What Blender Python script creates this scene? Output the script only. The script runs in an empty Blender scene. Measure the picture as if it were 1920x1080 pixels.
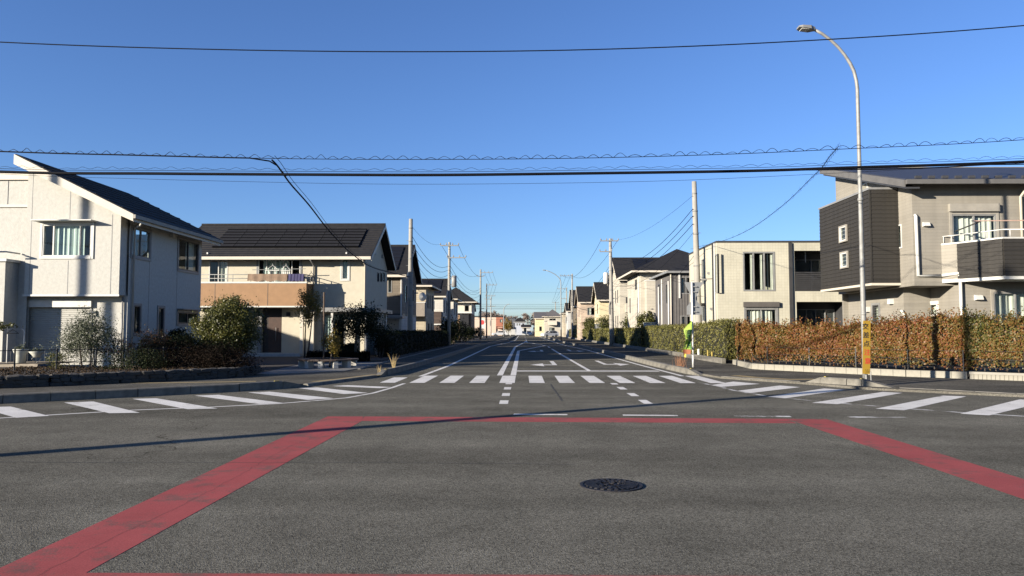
import bpy, bmesh, math, random
import numpy as np
from mathutils import Vector, Matrix, Euler

# ------------------------------------------------------------------ camera, sky, sun, exposure
SC = bpy.context.scene
COL = SC.collection
FPX, EYE = 1400.0, 1.56                 # focal length in pixels of a 1920 wide frame, eye height
PITCH = math.atan(80 / FPX)
YAW = math.atan(20 / math.hypot(FPX, 80))
cam_data = bpy.data.cameras.new('camera')
cam_data.sensor_width = 36.0
cam_data.lens = 36.0 * FPX / 1920
cam_data.clip_end = 3000
camera = bpy.data.objects.new('camera', cam_data)
COL.objects.link(camera)
camera.location = (0, 0, EYE)
camera.rotation_euler = (math.pi / 2 + PITCH, 0, YAW)
SC.camera = camera

SUN_AZ, SUN_EL = math.radians(55), math.radians(13)     # light travels towards +X of +Y by SUN_AZ
world = bpy.data.worlds.new('World'); SC.world = world; world.use_nodes = True
wn, wl = world.node_tree.nodes, world.node_tree.links
wn.clear()
w_out = wn.new('ShaderNodeOutputWorld'); w_bg = wn.new('ShaderNodeBackground')
w_sky = wn.new('ShaderNodeTexSky'); w_sky.sky_type = 'NISHITA'; w_sky.sun_disc = False
w_sky.sun_elevation = SUN_EL; w_sky.sun_rotation = math.pi + SUN_AZ
w_sky.altitude = 50; w_sky.air_density = 1.0; w_sky.dust_density = 0.25; w_sky.ozone_density = 2.6
# thin bank of low cloud lying along the whole horizon
w_tc = wn.new('ShaderNodeTexCoord'); w_sep = wn.new('ShaderNodeSeparateXYZ')
w_map = wn.new('ShaderNodeMapping'); w_map.inputs['Scale'].default_value = (5, 5, 42)
w_noi = wn.new('ShaderNodeTexNoise'); w_noi.inputs['Scale'].default_value = 1.6; w_noi.inputs['Detail'].default_value = 6
w_r1 = wn.new('ShaderNodeMapRange'); w_r1.inputs[1].default_value = 0.46; w_r1.inputs[2].default_value = 0.66
w_r2 = wn.new('ShaderNodeMapRange'); w_r2.inputs[1].default_value = 0.012; w_r2.inputs[2].default_value = 0.048
w_r2.inputs[3].default_value = 0.55; w_r2.inputs[4].default_value = 0.0
w_mul = wn.new('ShaderNodeMath'); w_mul.operation = 'MULTIPLY'
w_mix = wn.new('ShaderNodeMix'); w_mix.data_type = 'RGBA'; w_mix.inputs['B'].default_value = (8.0, 7.8, 6.4, 1)
wl.new(w_tc.outputs['Generated'], w_sep.inputs[0]); wl.new(w_tc.outputs['Generated'], w_map.inputs[0])
wl.new(w_map.outputs[0], w_noi.inputs['Vector']); wl.new(w_noi.outputs[0], w_r1.inputs[0])
wl.new(w_sep.outputs['Z'], w_r2.inputs[0]); wl.new(w_r1.outputs[0], w_mul.inputs[0]); wl.new(w_r2.outputs[0], w_mul.inputs[1])
wl.new(w_mul.outputs[0], w_mix.inputs['Factor']); wl.new(w_sky.outputs[0], w_mix.inputs['A'])
w_tint = wn.new('ShaderNodeMix'); w_tint.data_type = 'RGBA'; w_tint.blend_type = 'MULTIPLY'; w_tint.inputs['Factor'].default_value = 1
w_tint.inputs['B'].default_value = (0.56, 0.71, 1.05, 1)      # the camera's daylight white balance
wl.new(w_mix.outputs['Result'], w_tint.inputs['A']); wl.new(w_tint.outputs['Result'], w_bg.inputs[0]); w_bg.inputs[1].default_value = 0.068
wl.new(w_bg.outputs[0], w_out.inputs[0])

sun_data = bpy.data.lights.new('sun', 'SUN'); sun_data.energy = 5.0; sun_data.angle = math.radians(0.5)
sun_data.color = (1.0, 0.9, 0.76)
sun = bpy.data.objects.new('sun', sun_data); COL.objects.link(sun)
SUN_DIR = Vector((math.sin(SUN_AZ) * math.cos(SUN_EL), math.cos(SUN_AZ) * math.cos(SUN_EL), -math.sin(SUN_EL)))
sun.rotation_euler = SUN_DIR.to_track_quat('-Z', 'Y').to_euler()
sun.location = (-40, -30, 40)

vs = SC.view_settings
SC.display_settings.display_device = 'sRGB'
vs.view_transform = 'Standard'; vs.look = 'None'; vs.gamma = 1.0; vs.use_curve_mapping = False
vs.exposure = 1.48
SC.cycles.max_bounces = 6; SC.cycles.diffuse_bounces = 3; SC.cycles.glossy_bounces = 3
SC.cycles.transparent_max_bounces = 12; SC.cycles.use_denoising = True

# ------------------------------------------------------------------ survey helpers: photograph readings -> metres
RX = Vector((math.cos(YAW), math.sin(YAW), 0))
FW = Vector((-math.sin(YAW) * math.cos(PITCH), math.cos(YAW) * math.cos(PITCH), math.sin(PITCH)))
UPV = RX.cross(FW)
def ray(u, v): return FW + RX * ((u - 960) / FPX) + UPV * ((540 - v) / FPX)
def G(u, v, z=0.0):
    d = ray(u, v); t = (z - EYE) / d.z; return (d.x * t, d.y * t)
def P(u, v, Y):
    d = ray(u, v); t = Y / d.y; return Vector((d.x * t, Y, EYE + d.z * t))
def PX(u, v, X):
    d = ray(u, v); t = X / d.x; return Vector((X, d.y * t, EYE + d.z * t))
def rS(u0, v0, u1, v1, Y):
    a, b = P(u0, (v0 + v1) / 2, Y), P(u1, (v0 + v1) / 2, Y)
    um = (u0 + u1) / 2
    return a.x, b.x, P(um, v1, Y).z, P(um, v0, Y).z
def rX(u0, v0, u1, v1, X):
    a, b = PX(u0, (v0 + v1) / 2, X).y, PX(u1, (v0 + v1) / 2, X).y
    um = (u0 + u1) / 2
    return min(a, b), max(a, b), PX(um, v1, X).z, PX(um, v0, X).z

# ------------------------------------------------------------------ materials
def s2l(r, g, b):
    f = lambda c: ((c / 255 + 0.055) / 1.055) ** 2.4 if c > 10 else c / 255 / 12.92
    return (f(r), f(g), f(b))
MATS = {}
def M(name, col, rough=0.75, var=0.12, scale=3.0, bump=0.0, bscale=60.0, metal=0.0, spec=0.4, island=0.0, col2=None, detail=6):
    if name in MATS: return MATS[name]
    m = bpy.data.materials.new(name); m.use_nodes = True
    n, l = m.node_tree.nodes, m.node_tree.links
    b = n['Principled BSDF']; b.inputs['Roughness'].default_value = rough; b.inputs['Metallic'].default_value = metal
    b.inputs['Specular IOR Level'].default_value = spec
    tc = n.new('ShaderNodeTexCoord')
    noi = n.new('ShaderNodeTexNoise'); noi.inputs['Scale'].default_value = scale; noi.inputs['Detail'].default_value = detail
    l.new(tc.outputs['Object'], noi.inputs['Vector'])
    ramp = n.new('ShaderNodeMapRange'); ramp.inputs[1].default_value = 0.3; ramp.inputs[2].default_value = 0.7
    l.new(noi.outputs[0], ramp.inputs[0])
    mix = n.new('ShaderNodeMix'); mix.data_type = 'RGBA'
    c2 = col2 if col2 else tuple(min(1, c * (1 + var)) for c in col)
    c1 = col if col2 else tuple(c * (1 - var) for c in col)
    mix.inputs['A'].default_value = (*c1, 1); mix.inputs['B'].default_value = (*c2, 1)
    l.new(ramp.outputs[0], mix.inputs['Factor'])
    out = mix.outputs['Result']
    if island:
        g = n.new('ShaderNodeNewGeometry'); mr = n.new('ShaderNodeMapRange')
        mr.inputs[3].default_value = 1 - island; mr.inputs[4].default_value = 1 + island
        l.new(g.outputs['Random Per Island'], mr.inputs[0])
        mm = n.new('ShaderNodeMix'); mm.data_type = 'RGBA'; mm.blend_type = 'MULTIPLY'; mm.inputs['Factor'].default_value = 1
        l.new(out, mm.inputs['A']); l.new(mr.outputs[0], mm.inputs['B']); out = mm.outputs['Result']
    l.new(out, b.inputs['Base Color'])
    if bump:
        n2 = n.new('ShaderNodeTexNoise'); n2.inputs['Scale'].default_value = bscale; n2.inputs['Detail'].default_value = 4
        l.new(tc.outputs['Object'], n2.inputs['Vector'])
        bp = n.new('ShaderNodeBump'); bp.inputs['Strength'].default_value = bump; bp.inputs['Distance'].default_value = 0.02
        l.new(n2.outputs[0], bp.inputs['Height']); l.new(bp.outputs[0], b.inputs['Normal'])
    MATS[name] = m
    return m

def mat_asphalt(name, dark, light, patches=0.12):
    m = bpy.data.materials.new(name); m.use_nodes = True
    n, l = m.node_tree.nodes, m.node_tree.links
    b = n['Principled BSDF']; b.inputs['Roughness'].default_value = 0.95; b.inputs['Specular IOR Level'].default_value = 0.0
    tc = n.new('ShaderNodeTexCoord')
    def noise(sc, det, stretch=None):
        q = n.new('ShaderNodeTexNoise'); q.inputs['Scale'].default_value = sc; q.inputs['Detail'].default_value = det
        if stretch:
            mp = n.new('ShaderNodeMapping'); mp.inputs['Scale'].default_value = stretch
            l.new(tc.outputs['Object'], mp.inputs[0]); l.new(mp.outputs[0], q.inputs['Vector'])
        else: l.new(tc.outputs['Object'], q.inputs['Vector'])
        return q.outputs[0]
    def rng(src, a, c, lo, hi):
        q = n.new('ShaderNodeMapRange'); q.inputs[1].default_value = a; q.inputs[2].default_value = c
        q.inputs[3].default_value = lo; q.inputs[4].default_value = hi; l.new(src, q.inputs[0]); return q.outputs[0]
    def mul(a, c):
        q = n.new('ShaderNodeMath'); q.operation = 'MULTIPLY'; l.new(a, q.inputs[0]); l.new(c, q.inputs[1]); return q.outputs[0]
    vor = n.new('ShaderNodeTexVoronoi'); vor.inputs['Scale'].default_value = 95; l.new(tc.outputs['Object'], vor.inputs['Vector'])
    sepc = n.new('ShaderNodeSeparateColor'); l.new(vor.outputs['Color'], sepc.inputs[0])
    grain = rng(sepc.outputs[0], 0, 1, 0.5, 1.5)
    f = mul(mul(rng(noise(0.35, 5), 0.3, 0.7, 1 - patches, 1 + patches), rng(noise(3.5, 6), 0.3, 0.7, 0.93, 1.07)), grain)
    # worn wheel lanes along the cross street
    f = mul(f, rng(noise(0.5, 3, (0.05, 1.2, 1)), 0.35, 0.65, 0.82, 1.13))
    f = mul(f, rng(noise(28, 2), 0.3, 0.7, 0.93, 1.07))
    f = mul(f, rng(noise(0.75, 6, (1, 0.6, 1)), 0.62, 0.72, 1.0, 0.84))      # oil and tyre stains
    mix = n.new('ShaderNodeMix'); mix.data_type = 'RGBA'; mix.blend_type = 'MULTIPLY'; mix.inputs['Factor'].default_value = 1
    mc = n.new('ShaderNodeMix'); mc.data_type = 'RGBA'
    mc.inputs['A'].default_value = (*dark, 1); mc.inputs['B'].default_value = (*light, 1)
    l.new(rng(noise(1.3, 5), 0.35, 0.65, 0, 1), mc.inputs['Factor'])
    l.new(mc.outputs['Result'], mix.inputs['A']); l.new(f, mix.inputs['B'])
    # hairline cracks
    vc = n.new('ShaderNodeTexVoronoi'); vc.feature = 'DISTANCE_TO_EDGE'; vc.inputs['Scale'].default_value = 0.16
    wob = n.new('ShaderNodeTexNoise'); wob.inputs['Scale'].default_value = 1.1; wob.inputs['Detail'].default_value = 6
    l.new(tc.outputs['Object'], wob.inputs['Vector'])
    va = n.new('ShaderNodeVectorMath'); va.operation = 'SCALE'; va.inputs['Scale'].default_value = 1.5; l.new(wob.outputs['Color'], va.inputs[0])
    vb = n.new('ShaderNodeVectorMath'); vb.operation = 'ADD'; l.new(tc.outputs['Object'], vb.inputs[0]); l.new(va.outputs[0], vb.inputs[1])
    l.new(vb.outputs[0], vc.inputs['Vector'])
    crk = rng(vc.outputs['Distance'], 0.0008, 0.0022, 0.45, 1.0)
    crk2 = n.new('ShaderNodeMath'); crk2.operation = 'MAXIMUM'; l.new(crk, crk2.inputs[0]); l.new(rng(noise(0.22, 3), 0.52, 0.56, 1, 0), crk2.inputs[1])
    mix2 = n.new('ShaderNodeMix'); mix2.data_type = 'RGBA'; mix2.blend_type = 'MULTIPLY'; mix2.inputs['Factor'].default_value = 1
    l.new(mix.outputs['Result'], mix2.inputs['A']); l.new(crk2.outputs[0], mix2.inputs['B'])
    l.new(mix2.outputs['Result'], b.inputs['Base Color'])
    bp = n.new('ShaderNodeBump'); bp.inputs['Strength'].default_value = 0.35; bp.inputs['Distance'].default_value = 0.008
    l.new(vor.outputs['Distance'], bp.inputs['Height']); l.new(bp.outputs[0], b.inputs['Normal'])
    return m

def mat_paint(name, col, under, wear=0.5, grainy=0.18):
    m = bpy.data.materials.new(name); m.use_nodes = True
    n, l = m.node_tree.nodes, m.node_tree.links
    b = n['Principled BSDF']; b.inputs['Roughness'].default_value = 0.9; b.inputs['Specular IOR Level'].default_value = 0.05
    tc = n.new('ShaderNodeTexCoord')
    def noise(sc, det):
        q = n.new('ShaderNodeTexNoise'); q.inputs['Scale'].default_value = sc; q.inputs['Detail'].default_value = det; q.inputs['Roughness'].default_value = 0.7
        l.new(tc.outputs['Object'], q.inputs['Vector']); return q.outputs[0]
    def rng(src, a, c, lo, hi):
        q = n.new('ShaderNodeMapRange'); q.inputs[1].default_value = a; q.inputs[2].default_value = c
        q.inputs[3].default_value = lo; q.inputs[4].default_value = hi; l.new(src, q.inputs[0]); return q.outputs[0]
    add = n.new('ShaderNodeMath'); add.operation = 'ADD'
    l.new(rng(noise(2.2, 8), 0, 1, 0, 0.75), add.inputs[0]); l.new(rng(noise(60, 3), 0, 1, 0, 0.25), add.inputs[1])
    fac = rng(add.outputs[0], wear, wear + 0.09, 0, 1)
    mix = n.new('ShaderNodeMix'); mix.data_type = 'RGBA'
    mix.inputs['A'].default_value = (*under, 1); mix.inputs['B'].default_value = (*col, 1); l.new(fac, mix.inputs['Factor'])
    mm = n.new('ShaderNodeMix'); mm.data_type = 'RGBA'; mm.blend_type = 'MULTIPLY'; mm.inputs['Factor'].default_value = 1
    l.new(mix.outputs['Result'], mm.inputs['A'])
    k = n.new('ShaderNodeMath'); k.operation = 'MULTIPLY'
    l.new(rng(noise(90, 2), 0.3, 0.7, 1 - grainy, 1 + grainy), k.inputs[0]); l.new(rng(noise(0.9, 6), 0.3, 0.7, 0.82, 1.08), k.inputs[1])
    l.new(k.outputs[0], mm.inputs['B']); l.new(mm.outputs['Result'], b.inputs['Base Color'])
    return m

def mat_siding(name, col, course=0.16, length=0.0, joint=0.55, var=0.14, axis_z=True, vertical=0.0, bump=0.5, rough=0.75, off=0.0):
    """wall cladding: fine horizontal courses (or square tiles) as relief and slight tone, for courses too small to build singly"""
    if name in MATS: return MATS[name]
    m = bpy.data.materials.new(name); m.use_nodes = True
    n, l = m.node_tree.nodes, m.node_tree.links
    b = n['Principled BSDF']; b.inputs['Roughness'].default_value = rough; b.inputs['Specular IOR Level'].default_value = 0.3
    tc = n.new('ShaderNodeTexCoord'); sep = n.new('ShaderNodeSeparateXYZ'); l.new(tc.outputs['Object'], sep.inputs[0])
    ad = n.new('ShaderNodeMath'); ad.operation = 'ADD'; l.new(sep.outputs['X'], ad.inputs[0]); l.new(sep.outputs['Y'], ad.inputs[1])
    cmb = n.new('ShaderNodeCombineXYZ'); l.new(ad.outputs[0], cmb.inputs['X']); l.new(sep.outputs['Z'], cmb.inputs['Y'])
    br = n.new('ShaderNodeTexBrick'); br.inputs['Scale'].default_value = 1.0
    br.inputs['Brick Width'].default_value = length if length else 1.8
    br.inputs['Row Height'].default_value = course; br.inputs['Mortar Size'].default_value = 0.006
    br.inputs['Mortar Smooth'].default_value = 0.3; br.inputs['Bias'].default_value = 0.0
    br.offset = off if length else 0.37
    br.inputs['Color1'].default_value = (*[c * (1 - var) for c in col], 1); br.inputs['Color2'].default_value = (*[min(1, c * (1 + var)) for c in col], 1)
    br.inputs['Mortar'].default_value = (*[c * joint for c in col], 1)
    l.new(cmb.outputs[0], br.inputs['Vector'])
    noi = n.new('ShaderNodeTexNoise'); noi.inputs['Scale'].default_value = 0.8; noi.inputs['Detail'].default_value = 7; l.new(tc.outputs['Object'], noi.inputs['Vector'])
    mr = n.new('ShaderNodeMapRange'); mr.inputs[1].default_value = 0.3; mr.inputs[2].default_value = 0.7; mr.inputs[3].default_value = 0.9; mr.inputs[4].default_value = 1.07
    l.new(noi.outputs[0], mr.inputs[0])
    mm = n.new('ShaderNodeMix'); mm.data_type = 'RGBA'; mm.blend_type = 'MULTIPLY'; mm.inputs['Factor'].default_value = 1
    mp = n.new('ShaderNodeMapping'); mp.inputs['Scale'].default_value = (4.5, 4.5, 0.22); ns = n.new('ShaderNodeTexNoise'); ns.inputs['Scale'].default_value = 1; ns.inputs['Detail'].default_value = 5
    l.new(tc.outputs['Object'], mp.inputs[0]); l.new(mp.outputs[0], ns.inputs['Vector'])      # rain streaks
    ms = n.new('ShaderNodeMapRange'); ms.inputs[1].default_value = 0.3; ms.inputs[2].default_value = 0.55; ms.inputs[3].default_value = 0.9; ms.inputs[4].default_value = 1.0; l.new(ns.outputs[0], ms.inputs[0])
    mk = n.new('ShaderNodeMath'); mk.operation = 'MULTIPLY'; l.new(mr.outputs[0], mk.inputs[0]); l.new(ms.outputs[0], mk.inputs[1])
    l.new(br.outputs['Color'], mm.inputs['A']); l.new(mk.outputs[0], mm.inputs['B']); l.new(mm.outputs['Result'], b.inputs['Base Color'])
    bp = n.new('ShaderNodeBump'); bp.inputs['Strength'].default_value = bump; bp.inputs['Distance'].default_value = 0.01; bp.invert = True
    l.new(br.outputs['Fac'], bp.inputs['Height']); l.new(bp.outputs[0], b.inputs['Normal'])
    MATS[name] = m; return m

def mat_leaf(name, cols, rough=0.55, trans=0.25, pos_scale=0.6, spec=0.3):
    """leaves: tone differs leaf by leaf and from sprig to sprig; some light passes through the blade"""
    if name in MATS: return MATS[name]
    m = bpy.data.materials.new(name); m.use_nodes = True
    n, l = m.node_tree.nodes, m.node_tree.links
    b = n['Principled BSDF']; b.inputs['Roughness'].default_value = rough; b.inputs['Specular IOR Level'].default_value = spec
    g = n.new('ShaderNodeNewGeometry'); tc = n.new('ShaderNodeTexCoord')
    noi = n.new('ShaderNodeTexNoise'); noi.inputs['Scale'].default_value = pos_scale; noi.inputs['Detail'].default_value = 4; l.new(tc.outputs['Object'], noi.inputs['Vector'])
    m1 = n.new('ShaderNodeMath'); m1.operation = 'MULTIPLY_ADD'; m1.inputs[1].default_value = 0.62; l.new(g.outputs['Random Per Island'], m1.inputs[0])
    m2 = n.new('ShaderNodeMapRange'); m2.inputs[1].default_value = 0.3; m2.inputs[2].default_value = 0.7; m2.inputs[4].default_value = 0.38; l.new(noi.outputs[0], m2.inputs[0])
    l.new(m2.outputs[0], m1.inputs[2])
    cr = n.new('ShaderNodeValToRGB'); el = cr.color_ramp.elements
    while len(el) < len(cols): el.new(0.5)
    for i, c in enumerate(cols): el[i].position = i / (len(cols) - 1); el[i].color = (*c, 1)
    l.new(m1.outputs[0], cr.inputs[0]); l.new(cr.outputs[0], b.inputs['Base Color'])
    tr = n.new('ShaderNodeBsdfTranslucent'); l.new(cr.outputs[0], tr.inputs[0])
    mx = n.new('ShaderNodeMixShader'); mx.inputs[0].default_value = trans
    l.new(b.outputs[0], mx.inputs[1]); l.new(tr.outputs[0], mx.inputs[2]); l.new(mx.outputs[0], n['Material Output'].inputs[0])
    MATS[name] = m; return m

def mat_glass(name, tint=(0.93, 0.96, 0.95), refl=0.0):
    if name in MATS: return MATS[name]
    m = bpy.data.materials.new(name); m.use_nodes = True
    n, l = m.node_tree.nodes, m.node_tree.links; n.remove(n['Principled BSDF'])
    t = n.new('ShaderNodeBsdfTransparent'); t.inputs[0].default_value = (*tint, 1)
    gl = n.new('ShaderNodeBsdfGlossy'); gl.inputs['Roughness'].default_value = 0.02; gl.inputs[0].default_value = (0.9, 0.95, 1, 1)
    fr = n.new('ShaderNodeFresnel'); fr.inputs[0].default_value = 1.42
    ad = n.new('ShaderNodeMath'); ad.operation = 'ADD'; ad.use_clamp = True; ad.inputs[1].default_value = refl; l.new(fr.outputs[0], ad.inputs[0])
    ge = n.new('ShaderNodeNewGeometry'); inv = n.new('ShaderNodeMath'); inv.operation = 'SUBTRACT'; inv.inputs[0].default_value = 1; l.new(ge.outputs['Backfacing'], inv.inputs[1])
    fx = n.new('ShaderNodeMath'); fx.operation = 'MULTIPLY'; l.new(ad.outputs[0], fx.inputs[0]); l.new(inv.outputs[0], fx.inputs[1])
    mx = n.new('ShaderNodeMixShader'); l.new(fx.outputs[0], mx.inputs[0]); l.new(t.outputs[0], mx.inputs[1]); l.new(gl.outputs[0], mx.inputs[2])
    l.new(mx.outputs[0], n['Material Output'].inputs[0])
    MATS[name] = m; return m

ASPH_D, ASPH_L = (0.115, 0.109, 0.089), (0.137, 0.129, 0.105)
m_road = mat_asphalt('road_asphalt', ASPH_D, ASPH_L)
m_walk = mat_asphalt('walk_asphalt', (0.09, 0.085, 0.072), (0.11, 0.103, 0.087), 0.16)
m_white = mat_paint('road_white_paint', (0.60, 0.58, 0.535), ASPH_L, 0.345)
m_worn = mat_paint('worn_white_paint', (0.58, 0.57, 0.54), ASPH_L, 0.47)
m_red = mat_paint('red_road_paint', (0.30, 0.075, 0.073), (0.17, 0.082, 0.074), 0.4, 0.18)
m_kerb = M('kerb_concrete', (0.118, 0.111, 0.093), 0.9, 0.3, 6, 0.4, 60, detail=9)
m_conc = M('concrete', (0.34, 0.33, 0.30), 0.9, 0.12, 5, 0.2, 50)
m_glass = mat_glass('window_glass')
m_frame_dk = M('dark_window_frame', (0.035, 0.035, 0.036), 0.45)
m_frame_gr = M('grey_window_frame', (0.16, 0.16, 0.155), 0.45)
m_frame_wh = M('pale_window_frame', (0.42, 0.41, 0.38), 0.5)
m_curt = M('curtain', (0.4, 0.39, 0.34), 0.9, 0.06)
m_curt_g = M('green_curtain', (0.36, 0.41, 0.38), 0.9, 0.06)
m_roof = M('dark_roof', (0.019, 0.0185, 0.019), 0.7, 0.2, 4, 0.2, 30, spec=0.15)
m_solar = M('solar_glass', (0.009, 0.0095, 0.012), 0.45, 0.2, 2, spec=0.2)
m_trim = M('cream_trim', (0.42, 0.38, 0.31), 0.6, 0.05)
m_whitetrim = M('white_trim', (0.42, 0.415, 0.385), 0.6, 0.05)
m_black = M('black_part', (0.012, 0.012, 0.013), 0.5)
m_steel = M('galvanised_steel', (0.185, 0.185, 0.175), 0.6, 0.16, 8, 0.1, 40, metal=0.2)
m_polec = M('pole_concrete', (0.22, 0.21, 0.185), 0.85, 0.1, 3, 0.15, 30)
m_cable = M('cable_sheath', (0.004, 0.0045, 0.007), 0.7, spec=0.08)
m_dark_in = M('dark_interior', (0.02, 0.019, 0.018), 0.9)
m_bark = M('bark', (0.07, 0.055, 0.042), 0.9, 0.3, 12, 0.5, 40)
m_soil = M('soil', (0.035, 0.027, 0.02), 0.95, 0.35, 5, 0.6, 30)

# ------------------------------------------------------------------ mesh helpers
ORG = {}                                     # world origin of each object that parents others
def org(o): return ORG.get(o.name, Vector((0, 0, 0))) if o else Vector((0, 0, 0))
def make_obj(name, me, mat, parent):
    o = bpy.data.objects.new(name, me); COL.objects.link(o)
    if mat and len(me.materials) == 0: me.materials.append(mat)
    if parent: o.parent = parent; ORG[o.name] = org(parent)
    return o
class MB:
    def __init__(s): s.v = []; s.f = []
    def quad(s, a, b, c, d): i = len(s.v); s.v += [tuple(a), tuple(b), tuple(c), tuple(d)]; s.f.append((i, i+1, i+2, i+3)); return s
    def poly(s, pts): i = len(s.v); s.v += [tuple(p) for p in pts]; s.f.append(tuple(range(i, i + len(pts)))); return s
    def hexa(s, c):                          # 8 corners: bottom ring then top ring
        i = len(s.v); s.v += [tuple(p) for p in c]
        s.f += [(i+3, i+2, i+1, i), (i+4, i+5, i+6, i+7), (i, i+1, i+5, i+4), (i+1, i+2, i+6, i+5), (i+2, i+3, i+7, i+6), (i+3, i, i+4, i+7)]; return s
    def box(s, x0, x1, y0, y1, z0, z1):
        return s.hexa([(x0, y0, z0), (x1, y0, z0), (x1, y1, z0), (x0, y1, z0), (x0, y0, z1), (x1, y0, z1), (x1, y1, z1), (x0, y1, z1)])
    def rbox(s, c, size, rot):               # box about c turned by the 3x3 rot
        hx, hy, hz = [q / 2 for q in size]; c = Vector(c)
        return s.hexa([c + rot @ Vector(p) for p in ((-hx, -hy, -hz), (hx, -hy, -hz), (hx, hy, -hz), (-hx, hy, -hz), (-hx, -hy, hz), (hx, -hy, hz), (hx, hy, hz), (-hx, hy, hz))])
    def prism(s, pts, vec):                  # planar polygon pts swept along vec
        i = len(s.v); k = len(pts); vec = Vector(vec)
        s.v += [tuple(p) for p in pts] + [tuple(Vector(p) + vec) for p in pts]
        s.f += [tuple(range(i + k - 1, i - 1, -1)), tuple(range(i + k, i + 2 * k))]
        s.f += [(i + j, i + (j + 1) % k, i + k + (j + 1) % k, i + k + j) for j in range(k)]; return s
    def slab(s, poly, z0, z1): return s.prism([(x, y, z0) for x, y in poly], (0, 0, z1 - z0))
    def tube(s, pts, r, n=8, caps=True):
        pts = [Vector(p) for p in pts]; k = len(pts)
        rs = list(r) if hasattr(r, '__len__') else [r] * k
        i0 = len(s.v); prev = None
        for j, p in enumerate(pts):
            t = (pts[min(j + 1, k - 1)] - pts[max(j - 1, 0)])
            t = t.normalized() if t.length > 1e-9 else Vector((0, 0, 1))
            if prev is None:
                a = t.cross(Vector((0, 0, 1)) if abs(t.z) < 0.95 else Vector((1, 0, 0))).normalized()
            else:
                a = (prev - t * prev.dot(t)); a = a.normalized() if a.length > 1e-6 else t.orthogonal().normalized()
            prev = a; b = t.cross(a)
            for q in range(n):
                w = 2 * math.pi * q / n; s.v.append(tuple(p + (a * math.cos(w) + b * math.sin(w)) * rs[j]))
        for j in range(k - 1):
            for q in range(n):
                A = i0 + j * n + q; B = i0 + j * n + (q + 1) % n; s.f.append((A, B, B + n, A + n))
        if caps: s.f += [tuple(range(i0 + n - 1, i0 - 1, -1)), tuple(range(i0 + (k - 1) * n, i0 + k * n))]
        return s
    def mesh(s, name, origin=Vector((0, 0, 0)), smooth=False):
        me = bpy.data.meshes.new(name); o = tuple(origin)
        me.from_pydata([(a[0] - o[0], a[1] - o[1], a[2] - o[2]) for a in s.v], [], s.f)
        if smooth: me.polygons.foreach_set('use_smooth', [True] * len(me.polygons))
        me.update(); return me
    def build(s, name, mat, parent=None, smooth=False, origin=None):
        w = org(parent)
        if origin is not None:               # own origin (top-level mesh)
            o = make_obj(name, s.mesh(name, origin, smooth), mat, parent); o.location = Vector(origin) - w
            ORG[o.name] = Vector(origin); return o
        return make_obj(name, s.mesh(name, w, smooth), mat, parent)
def inst(me, name, mat, parent, loc, rot=(0, 0, 0), scale=(1, 1, 1)):
    o = make_obj(name, me, mat, parent); o.location = Vector(loc) - org(parent); o.rotation_euler = rot; o.scale = scale
    ORG[o.name] = Vector(loc); return o
def tag(o, label=None, cat=None, group=None, kind=None):
    if label: o['label'] = label
    if cat: o['category'] = cat
    if group: o['group'] = group
    if kind: o['kind'] = kind
    return o
def thing(name, label, cat, loc, group=None):
    o = bpy.data.objects.new(name, None); COL.objects.link(o); o.location = loc; o.empty_display_size = 0.2
    ORG[o.name] = Vector(loc); return tag(o, label, cat, group)
def stuff(o): o['kind'] = 'stuff'; return o
def struct(o): o['kind'] = 'structure'; return o
def rngf(seed): return random.Random(seed)

# ================================================================== THE SETTING: ground, roads, pavements, kerbs, markings
struct(MB().quad((-700, -300, -0.03), (700, -300, -0.03), (700, 1500, -0.03), (-700, 1500, -0.03)).build('ground', M('ground_earth', (0.09, 0.083, 0.065), 0.95, 0.3, 0.2)))
road = struct(MB().quad((-70, -25, 0), (70, -25, 0), (70, 330, 0), (-70, 330, 0)).build('road', m_road))
WALK_Z = 0.06
KL = [(-60, 12.6), (-14.6, 13.4), (-12.2, 15.2), (-11.18, 16.0), (-9.13, 17.65), (-7.35, 19.25), (-6.43, 20.6)]     # kerb line, left corner
left_walk = [(-70, 12.6), (-14.6, 13.4)] + KL[2:] + [(-5.9, 22.2), (-5.0, 25.3), (-4.62, 29), (-4.5, 60), (-4.4, 230), (-30, 230), (-30, 60), (-70, 30)]
struct(MB().slab(left_walk, -0.02, WALK_Z).build('pavement_left', m_walk))
right_walk = [(6.45, 24.6), (8.2, 21.9), (8.9, 20.35), (9.3, 19.75), (11.75, 17.75), (14.2, 15.6), (17, 14.3), (70, 13.4), (70, 60), (40, 60), (40, 230), (6.05, 230), (6.05, 60), (6.05, 28)]
struct(MB().slab(right_walk, -0.02, WALK_Z).build('pavement_right', m_walk))
# lots behind the pavements
lots = struct(MB().slab([(-70, 24), (-16, 17.75), (-13.5, 19.5), (-10.8, 22.05), (-9.35, 24.1), (-9.1, 25.4), (-9.9, 33.5), (-7.0, 37), (-6.75, 60), (-6.7, 225), (-60, 225), (-70, 60)], 0.0, 0.1).build('garden_ground_left', m_soil))
struct(MB().slab([(9.75, 34.2), (9.2, 29.6), (12.7, 24.95), (15.1, 22.9), (19, 20.3), (70, 19.5), (70, 60), (39, 60), (39, 225), (9.3, 225), (9.3, 36)], 0.0, 0.1).build('garden_ground_right', m_soil))
struct(MB().slab([(-30, 20), (-16, 17.8), (-13.5, 19.55), (-10.85, 22.1), (-9.4, 24.15), (-9.15, 25.3), (-10.5, 26.3), (-15, 25.2), (-30, 25)], 0.05, 0.33).build('garden_bed', m_soil))
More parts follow.
